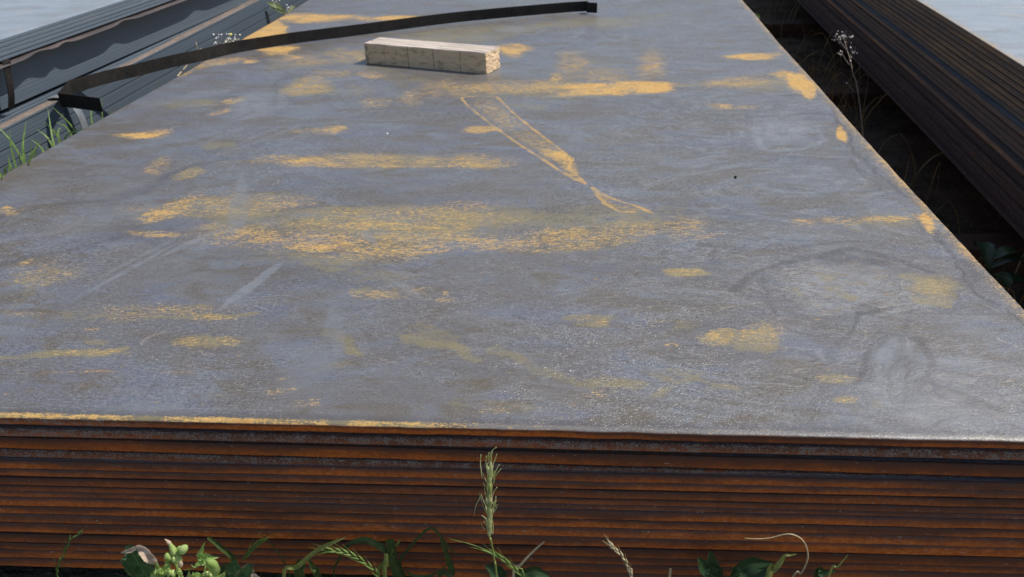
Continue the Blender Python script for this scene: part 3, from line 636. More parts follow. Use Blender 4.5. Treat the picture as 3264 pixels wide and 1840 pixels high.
for bi, (u, v, ru, rv, sb) in enumerate(BLIS):
    c = P2(u, v); e1 = (P2(u + ru, v) - P2(u - ru, v)) / 2; e2 = (P2(u, v + rv) - P2(u, v - rv)) / 2
    Mi = np.linalg.inv(np.array([e1, e2]).T); dx, dy = X0 - c[0], Y0 - c[1]
    q1 = Mi[0, 0] * dx + Mi[0, 1] * dy; q2 = Mi[1, 0] * dx + Mi[1, 1] * dy; th = np.arctan2(q2, q1)
    r = np.sqrt(q1 * q1 + q2 * q2) * (1 + .12 * np.sin(2 * th + bi) + .08 * np.sin(3 * th + 2.3 * bi)) + .9 * WARP
    size = math.sqrt(np.linalg.norm(e1) * np.linalg.norm(e2))
    ringd = np.minimum(ringd, np.abs(r - 1) * size / .05); blisA = np.maximum(blisA, sb * (1 - sstep(.55, 1.10, r)))
# the ruffled scale along the right edge
ruf = line_dist(X0, Y0, [(2060, 230), (2100, 300), (2150, 380), (2200, 425), (2280, 500), (2350, 560), (2400, 630), (2470, 720), (2560, 800)])
ringd = np.clip(np.minimum(ringd, ruf / .05), 0, 1)
distA = np.stack([np.clip(markd / .05, 0, 1), ringd, blisA, np.ones_like(X0)], -1).reshape(-1, 4)
# long edges and the front rim
nz = np.interp(X0.ravel(), np.linspace(-1, 1, 90), np.random.default_rng(4).random(90)).reshape(X0.shape)
er = 1 - np.abs(X0) / np.abs(outline(np.sign(GX), GY))
ny_ = np.interp(Y0.ravel(), np.linspace(0, 6, 160), np.random.default_rng(9).random(160)).reshape(X0.shape)
edge_r = np.where(X0 > 0, (1 - sstep(.004, .03, er)) * (.22 + .45 * ny_), (1 - sstep(.002, .014, er)) * (.15 + .55 * ny_ * (Y0 > 1.9)))
rustA = np.maximum(rustA, edge_r)
flowA = np.clip(sstep(.15, .75, X0) * (1 - .75 * sstep(1.5, 3.0, Y0)) + .25, 0, 1)
st = np.stack([rustA, olivA, paleA, darkA], -1).reshape(-1, 4)
ny, nx = GX.shape
V = np.stack([X0, Y0, Z0], -1).reshape(-1, 3)
idx = np.arange(ny * nx).reshape(ny, nx)
quads = np.stack([idx[:-1, :-1], idx[:-1, 1:], idx[1:, 1:], idx[1:, :-1]], -1).reshape(-1, 4)
loop = np.concatenate([idx[0, :], idx[1:, -1], idx[-1, ::-1][1:], idx[::-1, 0][1:-1]])
nl = len(loop)
onf = np.zeros((nl, 2)); onf[:nx, 1] = -1; onf[nx - 1:nx + ny - 1, 0] = 1; onf[nx + ny - 2:2 * nx + ny - 2, 1] = 1; onf[2 * nx + ny - 3:, 0] = -1; onf[0, 0] = -1
base = V[loop]
TH = .0130
prof = [(.004, .0006, 1.0), (.0062, .0018, 1.0), (.0068, .0034, .95), (.0058, .006, .6), (.0064, .009, .3), (.0068, .0118, .08), (.0058, TH, 0), (-.03, TH, 0)]
VV = [V]; EE = [np.tile(np.array([1.0, .8, 0, .3], np.float32), (len(V), 1))]; SS = [st]; FL = [flowA.reshape(-1)]; DD = [distA]
wob = np.convolve(np.random.default_rng(2).normal(0, 1, nl + 8), np.ones(9) / 9, 'valid') * .0012
for (o, d, t) in prof:
    Q = base.copy(); Q[:, 0] += onf[:, 0] * (o + wob); Q[:, 1] += onf[:, 1] * (o + wob); Q[:, 2] = base[:, 2] - d
    VV.append(Q)
    gx = Q[:, 0]; frontrow = onf[:, 1] < -.5
    grey = np.where(frontrow, 1.0 - sstep(-.35, -.15, gx) * .95, .0)
    EE.append(np.stack([np.full(nl, t), np.full(nl, .95), grey, np.full(nl, .3)], -1))
    s4 = st[loop].copy(); SS.append(s4); FL.append(np.zeros(nl)); DD.append(np.ones((nl, 4)) * np.array([1, 1, 0, 1]))
# the rounded front rim carries yellow rust on the left, bare bright steel on the right
off = len(V)
S_all = np.concatenate(SS)
Vall = np.concatenate(VV)
rimmask = (Vall[:, 1] < .0095)
rx = Vall[:, 0]
yel = .56 * (1 - sstep(.02, .34, rx)) + .17 + .08 * np.sin(rx * 31) * (rx < .1)
gaps = np.zeros_like(rx)
for (u0, u1) in ((345, 395), (845, 870)):
    a = P2(u0, 1050)[0]; b = P2(u1, 1056)[0]; gaps = np.maximum(gaps, sstep(a - .012, a, rx) * (1 - sstep(b, b + .012, rx)))
yel = yel * (1 - gaps)
S_all[rimmask, 0] = yel[rimmask]; S_all[rimmask, 1] = np.where(rx[rimmask] < .15, .8, .2); S_all[rimmask, 2] = np.where(rx[rimmask] > .2, .7, .0)
F = [tuple(map(int, q)) for q in quads]; fm = [0] * len(F)
prev = loop
for j in range(len(prof)):
    cur = off + j * nl + np.arange(nl)
    for i in range(nl):
        i2 = (i + 1) % nl
        F.append((int(prev[i]), int(cur[i]), int(cur[i2]), int(prev[i2]))); fm.append(0 if j < 2 else 1)
    prev = cur
F.append(tuple(int(q) for q in prev)); fm.append(0)
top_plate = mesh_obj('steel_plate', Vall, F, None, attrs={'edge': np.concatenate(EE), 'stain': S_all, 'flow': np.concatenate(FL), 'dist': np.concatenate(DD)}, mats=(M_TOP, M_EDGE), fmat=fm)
tag(top_plate, 'topmost wide steel plate of the middle stack, blue grey scale with patches of yellow rust', 'steel plate', GM)

# ---- timber bearers under the middle stack and the right stack
def box_mesh(x0, x1, y0, y1, z0, z1, bev=.006):
    import bmesh
    bm = bmesh.new(); bmesh.ops.create_cube(bm, size=1)
    for v in bm.verts: v.co = (x0 + (v.co.x + .5) * (x1 - x0), y0 + (v.co.y + .5) * (y1 - y0), z0 + (v.co.z + .5) * (z1 - z0))
    bmesh.ops.bevel(bm, geom=list(bm.edges), offset=bev, segments=2, affect='EDGES')
    vs = [tuple(v.co) for v in bm.verts]; bm.verts.index_update(); fs = [tuple(v.index for v in f.verts) for f in bm.faces]; bm.free()
    return vs, fs
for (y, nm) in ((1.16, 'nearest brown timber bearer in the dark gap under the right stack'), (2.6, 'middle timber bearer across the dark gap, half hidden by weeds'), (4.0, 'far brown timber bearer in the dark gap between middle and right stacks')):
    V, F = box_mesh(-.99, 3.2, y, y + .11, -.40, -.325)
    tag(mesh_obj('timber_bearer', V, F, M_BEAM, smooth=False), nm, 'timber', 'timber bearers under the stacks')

# ---- right stack: turned by about 2.7 degrees, twenty-four plates
GR = 'steel plates of the right stack'
rotR = -.047
xr = 1.30
z = .128
looksR = {1: 'topmost plate with pale blue top face', 9: 'sticking out as a grey ledge with orange rim', 14: 'sticking out as a lower olive ledge'}
for i in range(1, 26):
    th = .0122 + rng.uniform(-.0012, .0012)
    xo = rng.uniform(0, .0015) + (.004 if i < 9 else 0)
    if i == 9: xo = -.013
    elif 9 < i < 14: xo = .002 + rng.uniform(0, .0015)
    elif i == 14: xo = -.014
    elif i > 14: xo = .012 + (i - 14) * .0010 + (.006 if i % 3 == 0 else 0) + rng.uniform(0, .003)
    lab = '%s plate down in the right stack%s' % (ORD[i], ', ' + looksR[i] if i in looksR else ', dark brown edge')
    if i == 1: lab = 'topmost plate of the right stack with a pale blue grey top face'
    o = plate('steel_plate', xr + xo, xr + 2.0, .25 + rng.uniform(0, .01), 6.3, (lambda x, y, z=z: z + .012 * sstep(0, 2.2, y) - .008), th,
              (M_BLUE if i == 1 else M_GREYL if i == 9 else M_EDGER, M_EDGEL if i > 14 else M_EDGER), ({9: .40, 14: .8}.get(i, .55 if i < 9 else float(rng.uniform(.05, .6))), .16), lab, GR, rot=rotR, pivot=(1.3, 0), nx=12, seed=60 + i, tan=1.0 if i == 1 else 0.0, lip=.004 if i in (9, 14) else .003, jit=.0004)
    z -= th + (.0018 if i % 5 else .0034)

# ---- left stack
GLs = 'steel plates of the left stack'
xl = -1.232
def zsag(x, y): return .010 - .022 * max(0.0, min(1.6, (y - 1.25) / 1.4))
z = .202
for i in range(1, 6):
    th = .0088
    xo = [.012, .008, .004, .002, 0][i - 1]
    lab = 'topmost plate of the left stack with a pale grey top face' if i == 1 else '%s plate from the top of the left stack, bluish edge' % ORD[i]
    plate('steel_plate', -3.2, xl - xo, .25, 6.2, (lambda x, y, z=z: z + zsag(x, y)), th, (M_BLUE, M_SIDE), (.2, .1), lab, GLs, nx=12, seed=100 + i, lip=.001, jit=.0006, rz=.0015)
    z -= th + .0012
# the bent plate with a wavy overhanging edge
def wavy():
    nyv = 220; Y = np.linspace(.25, 6.2, nyv)
    rows = []
    bumps = [(.72, .05), (1.08, .04), (1.47, .05), (1.60, .03), (1.96, .05), (2.62, .07), (3.4, .08), (4.3, .1)]
    for (dx, dz) in ((-.5, 0), (-.06, 0), (-.03, -.0005), (-.010, -.002), (-.002, -.004), (0, -.006), (-.001, -.0075), (-.006, -.008), (-.02, -.0065), (-.06, -.004), (-.5, -.004)):
        row = []
        for y in Y:
            wv = sum(math.exp(-((y - b) / s_) ** 2) for b, s_ in bumps)
            e = max(0, min(1, (dx + .06) / .06)); e = e * e
            row.append((xl + .010 + dx - .009 * wv * e, y, z - .001 + zsag(0, y) + dz - e * (.006 - .006 * wv)))
        rows.append(row)
    V = [p for r in rows for p in r]; F = []
    for k in range(len(rows) - 1):
        for j in range(nyv - 1): F.append((k * nyv + j, k * nyv + j + 1, (k + 1) * nyv + j + 1, (k + 1) * nyv + j))
    E = [(1 - k / 10, .35, .1, .5) for k in range(len(rows)) for _ in range(nyv)]
    return mesh_obj('bent_plate', V, F, M_RIMB, attrs={'edge': E})
M_RIMB = simple('brownish_rolled_rim', (.055, .047, .047), (.092, .072, .068), 14, .45, .5, (1, .3, 1))
tag(wavy(), 'thin plate with a wavy bent rim overhanging the dark panel of the left stack', 'bent plate')
z_panel_top = z - .006

def sheet_bundle(label, xside, z0, z1, pitch, seed, y0=.25, y1=6.2, sag=1.0, amp=.00018, extra=()):
    """a bundle of thin sheets: one stepped side, each sheet a shallow ridge"""
    root = empty('sheet_bundle', (xside, y0, z0)); tag(root, label, 'sheet bundle')
    rg = random.Random(seed); Y = np.concatenate([np.linspace(y0, 3.6, 50), np.linspace(3.9, y1, 6)])
    prof = []; zz = z1
    while zz > z0 + pitch * .9:
        o = rg.uniform(-amp, amp)
        for (za, zb, oo) in extra:
            if za > zz > zb: o += oo
        prof += [(o - .0001, zz), (o, zz - pitch * .3), (o, zz - pitch * .8)]
        zz -= pitch
    V = []; F = []
    prof += [(0, zz)]; full = [(-1.9, prof[0][1])] + prof + [(-1.9, prof[-1][1])]
    for (o, q) in full:
        for y in Y: V.append((xside + o - root.location.x, y - y0, q + sag * zsag(0, y) - z0))
    n = len(Y); m = len(full)
    for k in range(m - 1):
        for j in range(n - 1): F.append((k * n + j, (k + 1) * n + j, (k + 1) * n + j + 1, k * n + j + 1))
    for end in (0, n - 1):   # close both ends
        f = tuple(k * n + end for k in range(m)); F.append(f if end else f[::-1])
    o = mesh_obj('sheet_layers', V, F, M_SIDE, root, smooth=False); o['kind'] = 'stuff'
    return root
sheet_bundle('smooth dark bundle of thin sheets shaded by the wavy bent plate', -1.282, .016, z_panel_top, .0032, 5)
z = .0145
for i in range(3):
    plate('steel_plate', -3.2, [-1.278, -1.268, -1.270][i], .25, 6.2, (lambda x, y, z=z: z + zsag(x, y) * .6 - .006), .0046, (M_SIDE, M_SIDE), (.2, .1),
          ['upper', 'middle', 'lowest'][i] + ' of three thin plates just above the brown ledge, left stack', GLs, nx=12, seed=120 + i, lip=.0006, jit=.0007, rz=.001)
    z -= .0052
M_LEDGE = simple('brown_ledge', (.12, .098, .085), (.19, .15, .13), 18, .7, .3, (1, .3, 1), c3=(.30, .25, .22))
plate('steel_plate', -3.2, -1.236, .25, 6.2, (lambda x, y: -.001), .006, (M_LEDGE, M_SIDE), (.2, .1), 'brown topped plate forming a ledge of the left stack beside the gap', GLs, nx=12, seed=130, lip=.0006, jit=.0008, rz=.001)
sheet_bundle('dark lower bundle of thin sheets under the brown ledge of the left stack', -1.238, -.34, -.0075, .0042, 8, sag=0, extra=((-.05, -.054, -.004), (-.09, -.0945, -.004), (-.14, -.145, -.004)))

# ---------------------------------------------------------------- steel bands
def band(name, pts, hs, label, th=.0009, lean=None, n=60, up=(0, 0, 1), m=None, cat='steel strap'):
    """flat steel band following pts; its width runs along up"""
    P = smooth_path(pts, n) if n else np.array(pts, float); n = len(P)
    V = []; F = []
    up = np.array(up, float)
    for i in range(n):
        d = P[min(i + 1, n - 1)] - P[max(i - 1, 0)]; d /= np.linalg.norm(d)
        uu = up if lean is None else np.array(lean[min(int(i / n * len(lean)), len(lean) - 1)], float)
        uu = uu - d * (uu @ d); uu /= np.linalg.norm(uu); s = np.cross(d, uu); s /= np.linalg.norm(s)
        h = np.interp(i / (n - 1), np.linspace(0, 1, len(hs)), hs)
        V += [P[i] + s * th, P[i] + uu * h + s * th, P[i] + uu * h - s * th, P[i] - s * th]
    for i in range(n - 1):
        for j in range(4): F.append((i * 4 + j, i * 4 + (j + 1) % 4, (i + 1) * 4 + (j + 1) % 4, (i + 1) * 4 + j))
    F += [(0, 1, 2, 3), tuple((n - 1) * 4 + j for j in (3, 2, 1, 0))]
    o = mesh_obj(name, V, F, m or M_STRAP, smooth=False); tag(o, label, cat); return o
def pl(u, v, z=.0012): return px(u, v, 2, z)
main = smooth_path([pl(1872, 41), pl(1840, 38), pl(1500, 68), pl(1150, 112), pl(830, 156), pl(640, 196), pl(430, 246), pl(236, 296)], 60)
tabR = [pl(1903, 41) + np.array([0, -.006, 0])]
fold = [px(197, 340, 2, .0012), pl(329, 357)]
path = np.array(tabR + list(main) + [main[-1] * .1 + fold[0] * .9 if False else fold[0], fold[1]])
hs = [.040] * len(path)
for q in range(1, len(path) - 2):
    path[q][1] += .0035 * math.sin(q * .61) * math.sin(q * .23 + 1) ; path[q][2] += .0012 * abs(math.sin(q * .37))
band('steel_band', path, hs, 'long black steel band lying on edge across the middle stack, both ends folded', n=0)
# band hanging round the lower bundle, standing off it
a = px(168, 306, 2, .012)
band('steel_band', [(-1.275, 1.50, .004), (-1.243, 1.50, .008), (-1.222, 1.505, -.002), (-1.206, 1.515, -.04), (-1.205, 1.525, -.09), (-1.214, 1.53, -.15), (-1.23, 1.535, -.24)],
     [.030], 'short pale band bent down over the brown ledge of the left stack', up=(0, 1, 0), n=30, m=simple('pale_band', (.16, .18, .20), (.22, .24, .26), 20, .35, .6))
band('steel_band', [(-1.30, 1.335, .150), px(2, 196, 0, -1.236), px(16, 240, 0, -1.228), px(25, 290, 0, -1.232), px(27, 330, 0, -1.247), px(25, 357, 0, -1.266)],
     [.026], 'dark curved band on the shaded panel at the left edge of the view', up=(0, 1, 0), n=30)
band('steel_band', [(-1.236, 3.26, -.06), (-1.231, 3.26, -.075), (-1.230, 3.262, -.10), (-1.231, 3.265, -.18)], [.016], 'thin black strip on the far side of the lower left bundle', up=(0, 1, 0), n=12)

# ---------------------------------------------------------------- the timber block
def timber_block():
    A = px(1166, 203, 2, .001); B = px(1551, 239, 2, .001); Cc = px(1598, 216, 2, .001)
    L = np.linalg.norm(B - A); ax = (B - A) / L; ay = np.array([-ax[1], ax[0], 0]); D = .094; H = .0665
    nu, nv, nw = 46, 10, 8
    import bmesh
    rg = random.Random(4)
    V, F = box_mesh(0, L, 0, D, 0, H, .0022)
    bm = bmesh.new(); vs = [bm.verts.new(v) for v in V]
    for f in F: bm.faces.new([vs[i] for i in f])
    bmesh.ops.subdivide_edges(bm, edges=[e for e in bm.edges if e.calc_length() > .05], cuts=14, use_grid_fill=True)
    from mathutils import noise as mn
    for v in bm.verts:
        c = v.co
        n = mn.noise(c * 14) * .0012 + mn.noise(c * 60) * .0003
        edge = (min(c.x, L - c.x) < .012)
        if edge: n += mn.noise(c * 130) * .0028
        d = Vector(((c.x - L / 2) / L, (c.y - D / 2) / D, (c.z - H / 2) / H))
        a = max(range(3), key=lambda q: abs(d[q]))
        if not (a == 2 and d.z < 0): c[a] += n * (1 if d[a] > 0 else -1)
    bmesh.ops.recalc_face_normals(bm, faces=bm.faces)
    me_v = [A + ax * v.co.x + ay * v.co.y + np.array([0, 0, v.co.z]) for v in bm.verts]
    bm.verts.index_update(); fs = [tuple(q.index for q in f.verts) for f in bm.faces]
    uvw = np.array([[v.co.x / L, v.co.y / D, v.co.z / H, 1] for v in bm.verts]); bm.free()
    k = NT('weathered_timber')
    at = k.attr('uvw'); sep = k.n('SeparateColor'); k.l(at.outputs['Color'], sep.inputs[0])
    vec = k.n('Mapping'); k.l(at.outputs['Vector'], vec.inputs[0]); vec.inputs['Scale'].default_value = (1.4, 5, 2.2)
    g = k.noise(vec.outputs[0], 3, 5, .65, .6)
    vec2 = k.n('Mapping'); k.l(at.outputs['Vector'], vec2.inputs[0]); vec2.inputs['Scale'].default_value = (6, 2, 2)
    bl = k.noise(vec2.outputs[0], 2.2, 4, .6)
    fn = k.noise(k.coord(), 220, 3, .7)
    col = k.mix(k.ramp(g, .35, .65), (.59, .435, .275), (.66, .49, .315))
    col = k.mix(k.ramp(bl, .50, .68, 0, .65), col, (.22, .155, .095))
    topm = k.math('GREATER_THAN', sep.outputs[2], .96)
    col = k.mix(k.math('MULTIPLY', topm, .85), col, k.mix(k.ramp(g, .42, .6), (.26, .235, .22), (.56, .50, .45)))
    # saw marks across the front face
    x = sep.outputs[0]; mk = None
    for (c0, w0, s0) in ((.175, .005, .45), (.375, .007, 1.0), (.585, .007, 1.0), (.80, .006, .9), (.02, .02, .6)):
        xx = k.math('ADD', x, k.math('MULTIPLY', k.math('SUBTRACT', k.noise(k.coord(), 60, 2), .5), .012))
        q = k.math('MULTIPLY', k.ramp(k.math('ABSOLUTE', k.math('SUBTRACT', xx, c0)), w0, 0.0), s0)
        q = k.math('MULTIPLY', q, k.ramp(k.noise(vec.outputs[0], 6, 3), .36, .5))
        mk = q if mk is None else k.math('MAXIMUM', mk, q)
    frontm = k.math('LESS_THAN', sep.outputs[1], .05)
    col = k.mix(k.math('MULTIPLY', k.math('MULTIPLY', mk, frontm), .85), col, (.06, .05, .045))
    k.fin(col, .85, .2, k.math('ADD', g, k.math('MULTIPLY', fn, .6)), .3, .0010)
    o = mesh_obj('timber_block', me_v, fs, k.m, smooth=False, attrs={'uvw': uvw})
    tag(o, 'short weathered squared timber lying on the middle stack in front of the black band', 'timber')
timber_block()

# small pebbles / droppings on the plate
for (u, v, r, lab) in ((974, 338, .0026, 'tiny white speck of grit on the middle plate below the timber'), (1850, 447, .003, 'small dark pebble at the right of the top plate')):
    p = px(u * K, v * K, 2, .001); mb = MB(); spindle(mb, p + [0, 0, -.001], p + [0, 0, r * 1.6], r, 7, 6, [.6, .95, 1, .85, .5, .1])
    tag(mb.build('pebble', M_WHITE if r < .0028 else M_STRAP), lab, 'pebble')

# ---------------------------------------------------------------- plants in front of the stack
def W(u, v, y): return px(u, v, 1, y)
UPC = np.array([0.09, -.87, .48])         # roughly towards the viewer
def stem_to_ground(p, dx=0.0, dy=0.0): return np.array([p[0] + dx, p[1] + dy, -.385])

# the tall pale seed head in the middle
def grass_ear():
    y = -.085
    T = lambda a, b, dy=0.0: W(1440 + a * .303, 1400 + b * .303, y + dy)
    root = empty('wild_barley', stem_to_ground(T(490, 1700)))
    tag(root, 'tall pale green bearded grass ear standing alone before the rusty plate edges', 'grass ear')
    inv = np.array(root.location)
    def sub(mb): mb.v = [tuple(np.array(q) - inv) for q in mb.v]; return mb
    mb = MB(); tube(mb, [T(405, 1040), T(425, 1130), T(447, 1280), T(470, 1452), inv], .0011, .0016, 16, 6); sub(mb).build('stem', M_GRASSY, root)
    rg = random.Random(21); mb = MB(); aw = MB()
    for i in range(34):
        f = i / 33; b = 1030 - f * 690; a = 402 - 12 * math.sin(f * 3) + f * 4
        side = 1 if i % 2 else -1; ln = rg.uniform(105, 150) * (1 - .25 * f)
        dx = side * rg.uniform(14, 42); q0 = T(a + side * 3, b, 0); dd = rg.uniform(-.006, .004)
        q1 = T(a + dx, b - ln, dd)
        spindle(mb, q0, q1, .0017, 6, 7, [.3, .8, 1, .9, .6, .3, .05])
        if i % 3 == 0: spindle(mb, T(a, b + 5, -.002), T(a + dx * .2, b - ln, -.004), .0014, 6, 7, [.3, .8, 1, .9, .6, .3, .05])
        if rg.random() < .75:
            l2 = rg.uniform(60, 190) * (1 if f > .4 else .6)
            mx = a + dx * rg.uniform(1.2, 1.9) + rg.uniform(-18, 18)
            tube(aw, [q1, T(mx + rg.uniform(-8, 8), b - ln - l2 * .5, dd), T(mx + side * rg.uniform(-10, 40), b - ln - l2, dd)], .00055, .0003, 7, 4)
    for (pts) in ([(320, 410), (306, 300), (302, 240), (308, 160)], [(430, 270), (455, 215), (474, 155)], [(430, 420), (470, 320), (500, 268)], [(440, 410), (490, 345), (520, 312)], [(390, 250), (383, 190), (392, 140)], [(320, 660), (300, 610), (292, 572), (315, 620)], [(300, 610), (255, 700), (235, 800)], [(410, 640), (440, 690), (430, 720)], [(430, 760), (455, 690), (466, 600)], [(350, 960), (320, 910), (310, 870)], [(372, 940), (355, 850), (335, 822)], [(430, 1000), (436, 930), (430, 860)], [(370, 330), (360, 250), (363, 175)], [(408, 250), (402, 180), (425, 120), (470, 85)]):
        tube(aw, [T(a, b, -.003) for a, b in pts], .00062, .0003, 9, 4)
    sub(mb).build('spikelets', M_PALE, root)['kind'] = 'stuff'; sub(aw).build('awns', M_PALE, root)['kind'] = 'stuff'
grass_ear()

# sow thistle at the lower left
def sow_thistle():
    y = -.12
    T = lambda a, b, dy=0.0: W(380 + a * .1863, 1680 + b * .1863, y + dy)
    root = empty('sow_thistle', stem_to_ground(T(1000, 1300)))
    tag(root, 'spiny sow thistle with pale green buds and a withered leaf, lower left front', 'weed')
    inv = np.array(root.location)
    def out(mb, name, m, smooth=True, lab=None):
        mb.v = [tuple(np.array(q) - inv) for q in mb.v]; o = mb.build(name, m, root, smooth)
        if lab: o['label'] = lab
        return o
    s = .1863 * .000385 * 1.0     # one unit of the sketch in metres
    # stems
    mb = MB(); tube(mb, [inv, T(1080, 1000), T(1060, 830), T(990, 680), T(935, 570)], 42 * s * 1.2, 22 * s, 14, 8)
    tube(mb, [T(1080, 1000, .01), T(1400, 900, .01), T(1470, 700), T(1440, 560)], 26 * s, 14 * s, 10, 7)
    tube(mb, [T(1085, 1000), T(860, 900, -.01), T(840, 780, -.012)], 26 * s, 18 * s, 8, 7)
    out(mb, 'stem', M_THB)
    # big dark leaf at the left and its withered margin curling over
    mb = MB(); blade(mb, [T(640, 1150, .01), T(470, 830, .004), T(320, 600, .0), T(190, 440, -.004), T(90, 425, -.004)], [90 * s, 250 * s, 250 * s, 170 * s, 40 * s], UPC, 22, .18, .10, 8, .04, 3); out(mb, 'leaf', M_THL, lab='dark green leaf with pale spots')
    mb = MB(); blade(mb, [T(665, 640, -.012), T(585, 560, -.018), T(490, 460, -.018), T(390, 370, -.014), T(290, 340, -.008)], [18 * s, 82 * s, 92 * s, 70 * s, 20 * s], UPC, 18, .7, .06, 6, .10, 5); out(mb, 'leaf', M_TAN, lab='withered tan leaf margin curled over')
    mb = MB(); blade(mb, [T(290, 345, -.006), T(200, 395, -.006), T(120, 420, -.006), T(30, 445, -.004)], [30 * s, 40 * s, 28 * s, 6 * s], UPC, 10, .5, .08, 4, .1, 6); out(mb, 'leaf', M_TAN, lab='withered leaf tip')
    # right broad leaf with ragged tan margin
    mb = MB(); blade(mb, [T(2020, 1250, .01), T(2010, 960, .004), T(1985, 760, 0), T(1975, 560, -.002)], [150 * s, 210 * s, 170 * s, 40 * s], UPC, 20, .2, .16, 8, .05, 8); out(mb, 'leaf', M_THL)
    mb = MB(); blade(mb, [T(2060, 1100, .0), T(2130, 900, -.004), T(2200, 760, -.004), T(2240, 625, -.004)], [120 * s, 160 * s, 120 * s, 30 * s], UPC, 18, -.1, .22, 8, .06, 9); out(mb, 'leaf', leaf_mat('thistle_leaf_dry_edge', (.035, .10, .035), (.07, .15, .05), edge=(.42, .33, .2), spots=(.4, .38, .25), trans=.2, elo=.72))
    mb = MB(); blade(mb, [T(2330, 1100, -.003), T(2340, 930, -.006), T(2300, 800, -.006)], [60 * s, 110 * s, 40 * s], UPC, 10, .2, .2, 6, .05, 10); out(mb, 'leaf', M_TAN)
    mb = MB(); blade(mb, [T(1600, 1050, 0), T(1720, 900, -.004), T(1810, 780, -.006)], [60 * s, 80 * s, 15 * s], UPC, 10, .4, .2, 5, .05, 12); out(mb, 'leaf', M_THY)
    # spiny bract leaves above the right bud
    mb = MB()
    blade(mb, [T(1420, 620, -.006), T(1400, 480, -.008), T(1425, 370, -.008), T(1468, 255, -.006)], [40 * s, 62 * s, 26 * s, 3 * s], UPC, 16, .5, .25, 5, .05, 2)
    blade(mb, [T(1420, 520, -.008), T(1500, 510, -.01), T(1590, 525, -.01), T(1705, 520, -.008)], [45 * s, 66 * s, 34 * s, 2 * s], UPC, 16, .4, .35, 5, .05, 4)
    blade(mb, [T(1450, 600, -.008), T(1360, 620, -.012), T(1290, 680, -.014), T(1220, 638, -.012)], [42 * s, 38 * s, 16 * s, 2 * s], UPC, 12, .4, .3, 5, .05, 7)
    blade(mb, [T(1460, 600, -.006), T(1420, 560, -.012), T(1340, 565, -.014)], [30 * s, 26 * s, 2 * s], UPC, 8, .4, .3, 4, .05, 7)
    blade(mb, [T(1330, 690, -.012), T(1210, 715, -.012), T(1120, 738, -.012)], [8 * s, 7 * s, 5 * s], UPC, 6, .2, 0, 3, 0, 7)
    blade(mb, [T(1190, 980, -.012), T(1205, 860, -.014), T(1195, 735, -.014)], [70 * s, 45 * s, 2 * s], UPC, 10, .5, .25, 5, .04, 7)
    out(mb, 'spiny_leaf', M_THY)
    mb = MB()
    blade(mb, [T(700, 930, -.014), T(690, 760, -.016), T(640, 620, -.016), T(615, 600, -.014)], [70 * s, 52 * s, 20 * s, 2 * s], UPC, 12, .4, .3, 5, .06, 14)
    blade(mb, [T(780, 790, -.016), T(700, 720, -.02), T(620, 760, -.02), T(530, 798, -.018)], [34 * s, 26 * s, 12 * s, 3 * s], UPC, 10, .4, .3, 4, .05, 15)
    blade(mb, [T(640, 960, -.016), T(590, 850, -.018), T(640, 760, -.018), T(760, 730, -.018)], [70 * s, 60 * s, 34 * s, 3 * s], UPC, 12, .3, .3, 5, .05, 16)
    blade(mb, [T(760, 760, -.016), T(820, 700, -.016), T(840, 640, -.014), T(770, 580, -.012)], [60 * s, 66 * s, 44 * s, 4 * s], UPC, 12, .5, .2, 5, .08, 17)
    blade(mb, [T(930, 900, -.018), T(960, 800, -.02), T(985, 725, -.018)], [24 * s, 12 * s, 2 * s], UPC, 8, .4, .3, 4, .05, 18)
    out(mb, 'spiny_leaf', M_THY)
    # round young leaf behind the right buds
    mb = MB(); blade(mb, [T(1600, 900, -.002), T(1590, 760, -.006), T(1550, 640, -.006), T(1500, 560, -.004)], [70 * s, 118 * s, 100 * s, 26 * s], UPC, 14, -.55, .04, 7, .05, 19); out(mb, 'leaf', M_THY, lab='rounded bright green leaf')
    mb = MB(); blade(mb, [T(1380, 1000, .0), T(1370, 860, -.004), T(1330, 770, -.004)], [110 * s, 100 * s, 20 * s], UPC, 10, .3, .06, 6, .05, 20); out(mb, 'leaf', M_THY)
    mb = MB(); blade(mb, [T(700, 1000, -.004), T(720, 860, -.006), T(690, 760, -.004)], [120 * s, 100 * s, 20 * s], UPC, 10, .3, .1, 6, .05, 21); out(mb, 'leaf', M_THL)
    # buds
    def bud(p0, p1, r, name='bud', m=M_THB, prof=None, seg=12):
        mb = MB(); spindle(mb, p0, p1, r * s, seg, 9, prof or [.3, .8, 1, 1, .97, .9, .75, .5, .1])
        # bract ridges
        return out(mb, name, m)
    bud(T(965, 470, -.006), T(862, 275, -.006), 66, prof=[.75, 1, .98, .9, .8, .68, .56, .46, .36])
    bud(T(868, 285, -.006), T(776, 203, -.006), 36, m=M_TAN, prof=[.8, 1, .95, .85, .7, .55, .4, .22, .05])
    bud(T(1040, 440, -.008), T(1160, 320, -.008), 72); bud(T(1010, 430, -.004), T(1045, 325, -.002), 50)
    bud(T(835, 550, -.010), T(820, 445, -.010), 58); bud(T(890, 510, -.008), T(945, 470, -.008), 40); bud(T(975, 480, -.004), T(960, 430, -.006), 26)
    bud(T(840, 590, -.010), T(870, 520, -.012), 40); bud(T(1000, 610, -.010), T(1005, 490, -.010), 74, m=M_THB); bud(T(1040, 690, -.012), T(1055, 590, -.014), 42, m=M_TAN)
    bud(T(940, 600, -.012), T(925, 520, -.014), 44)
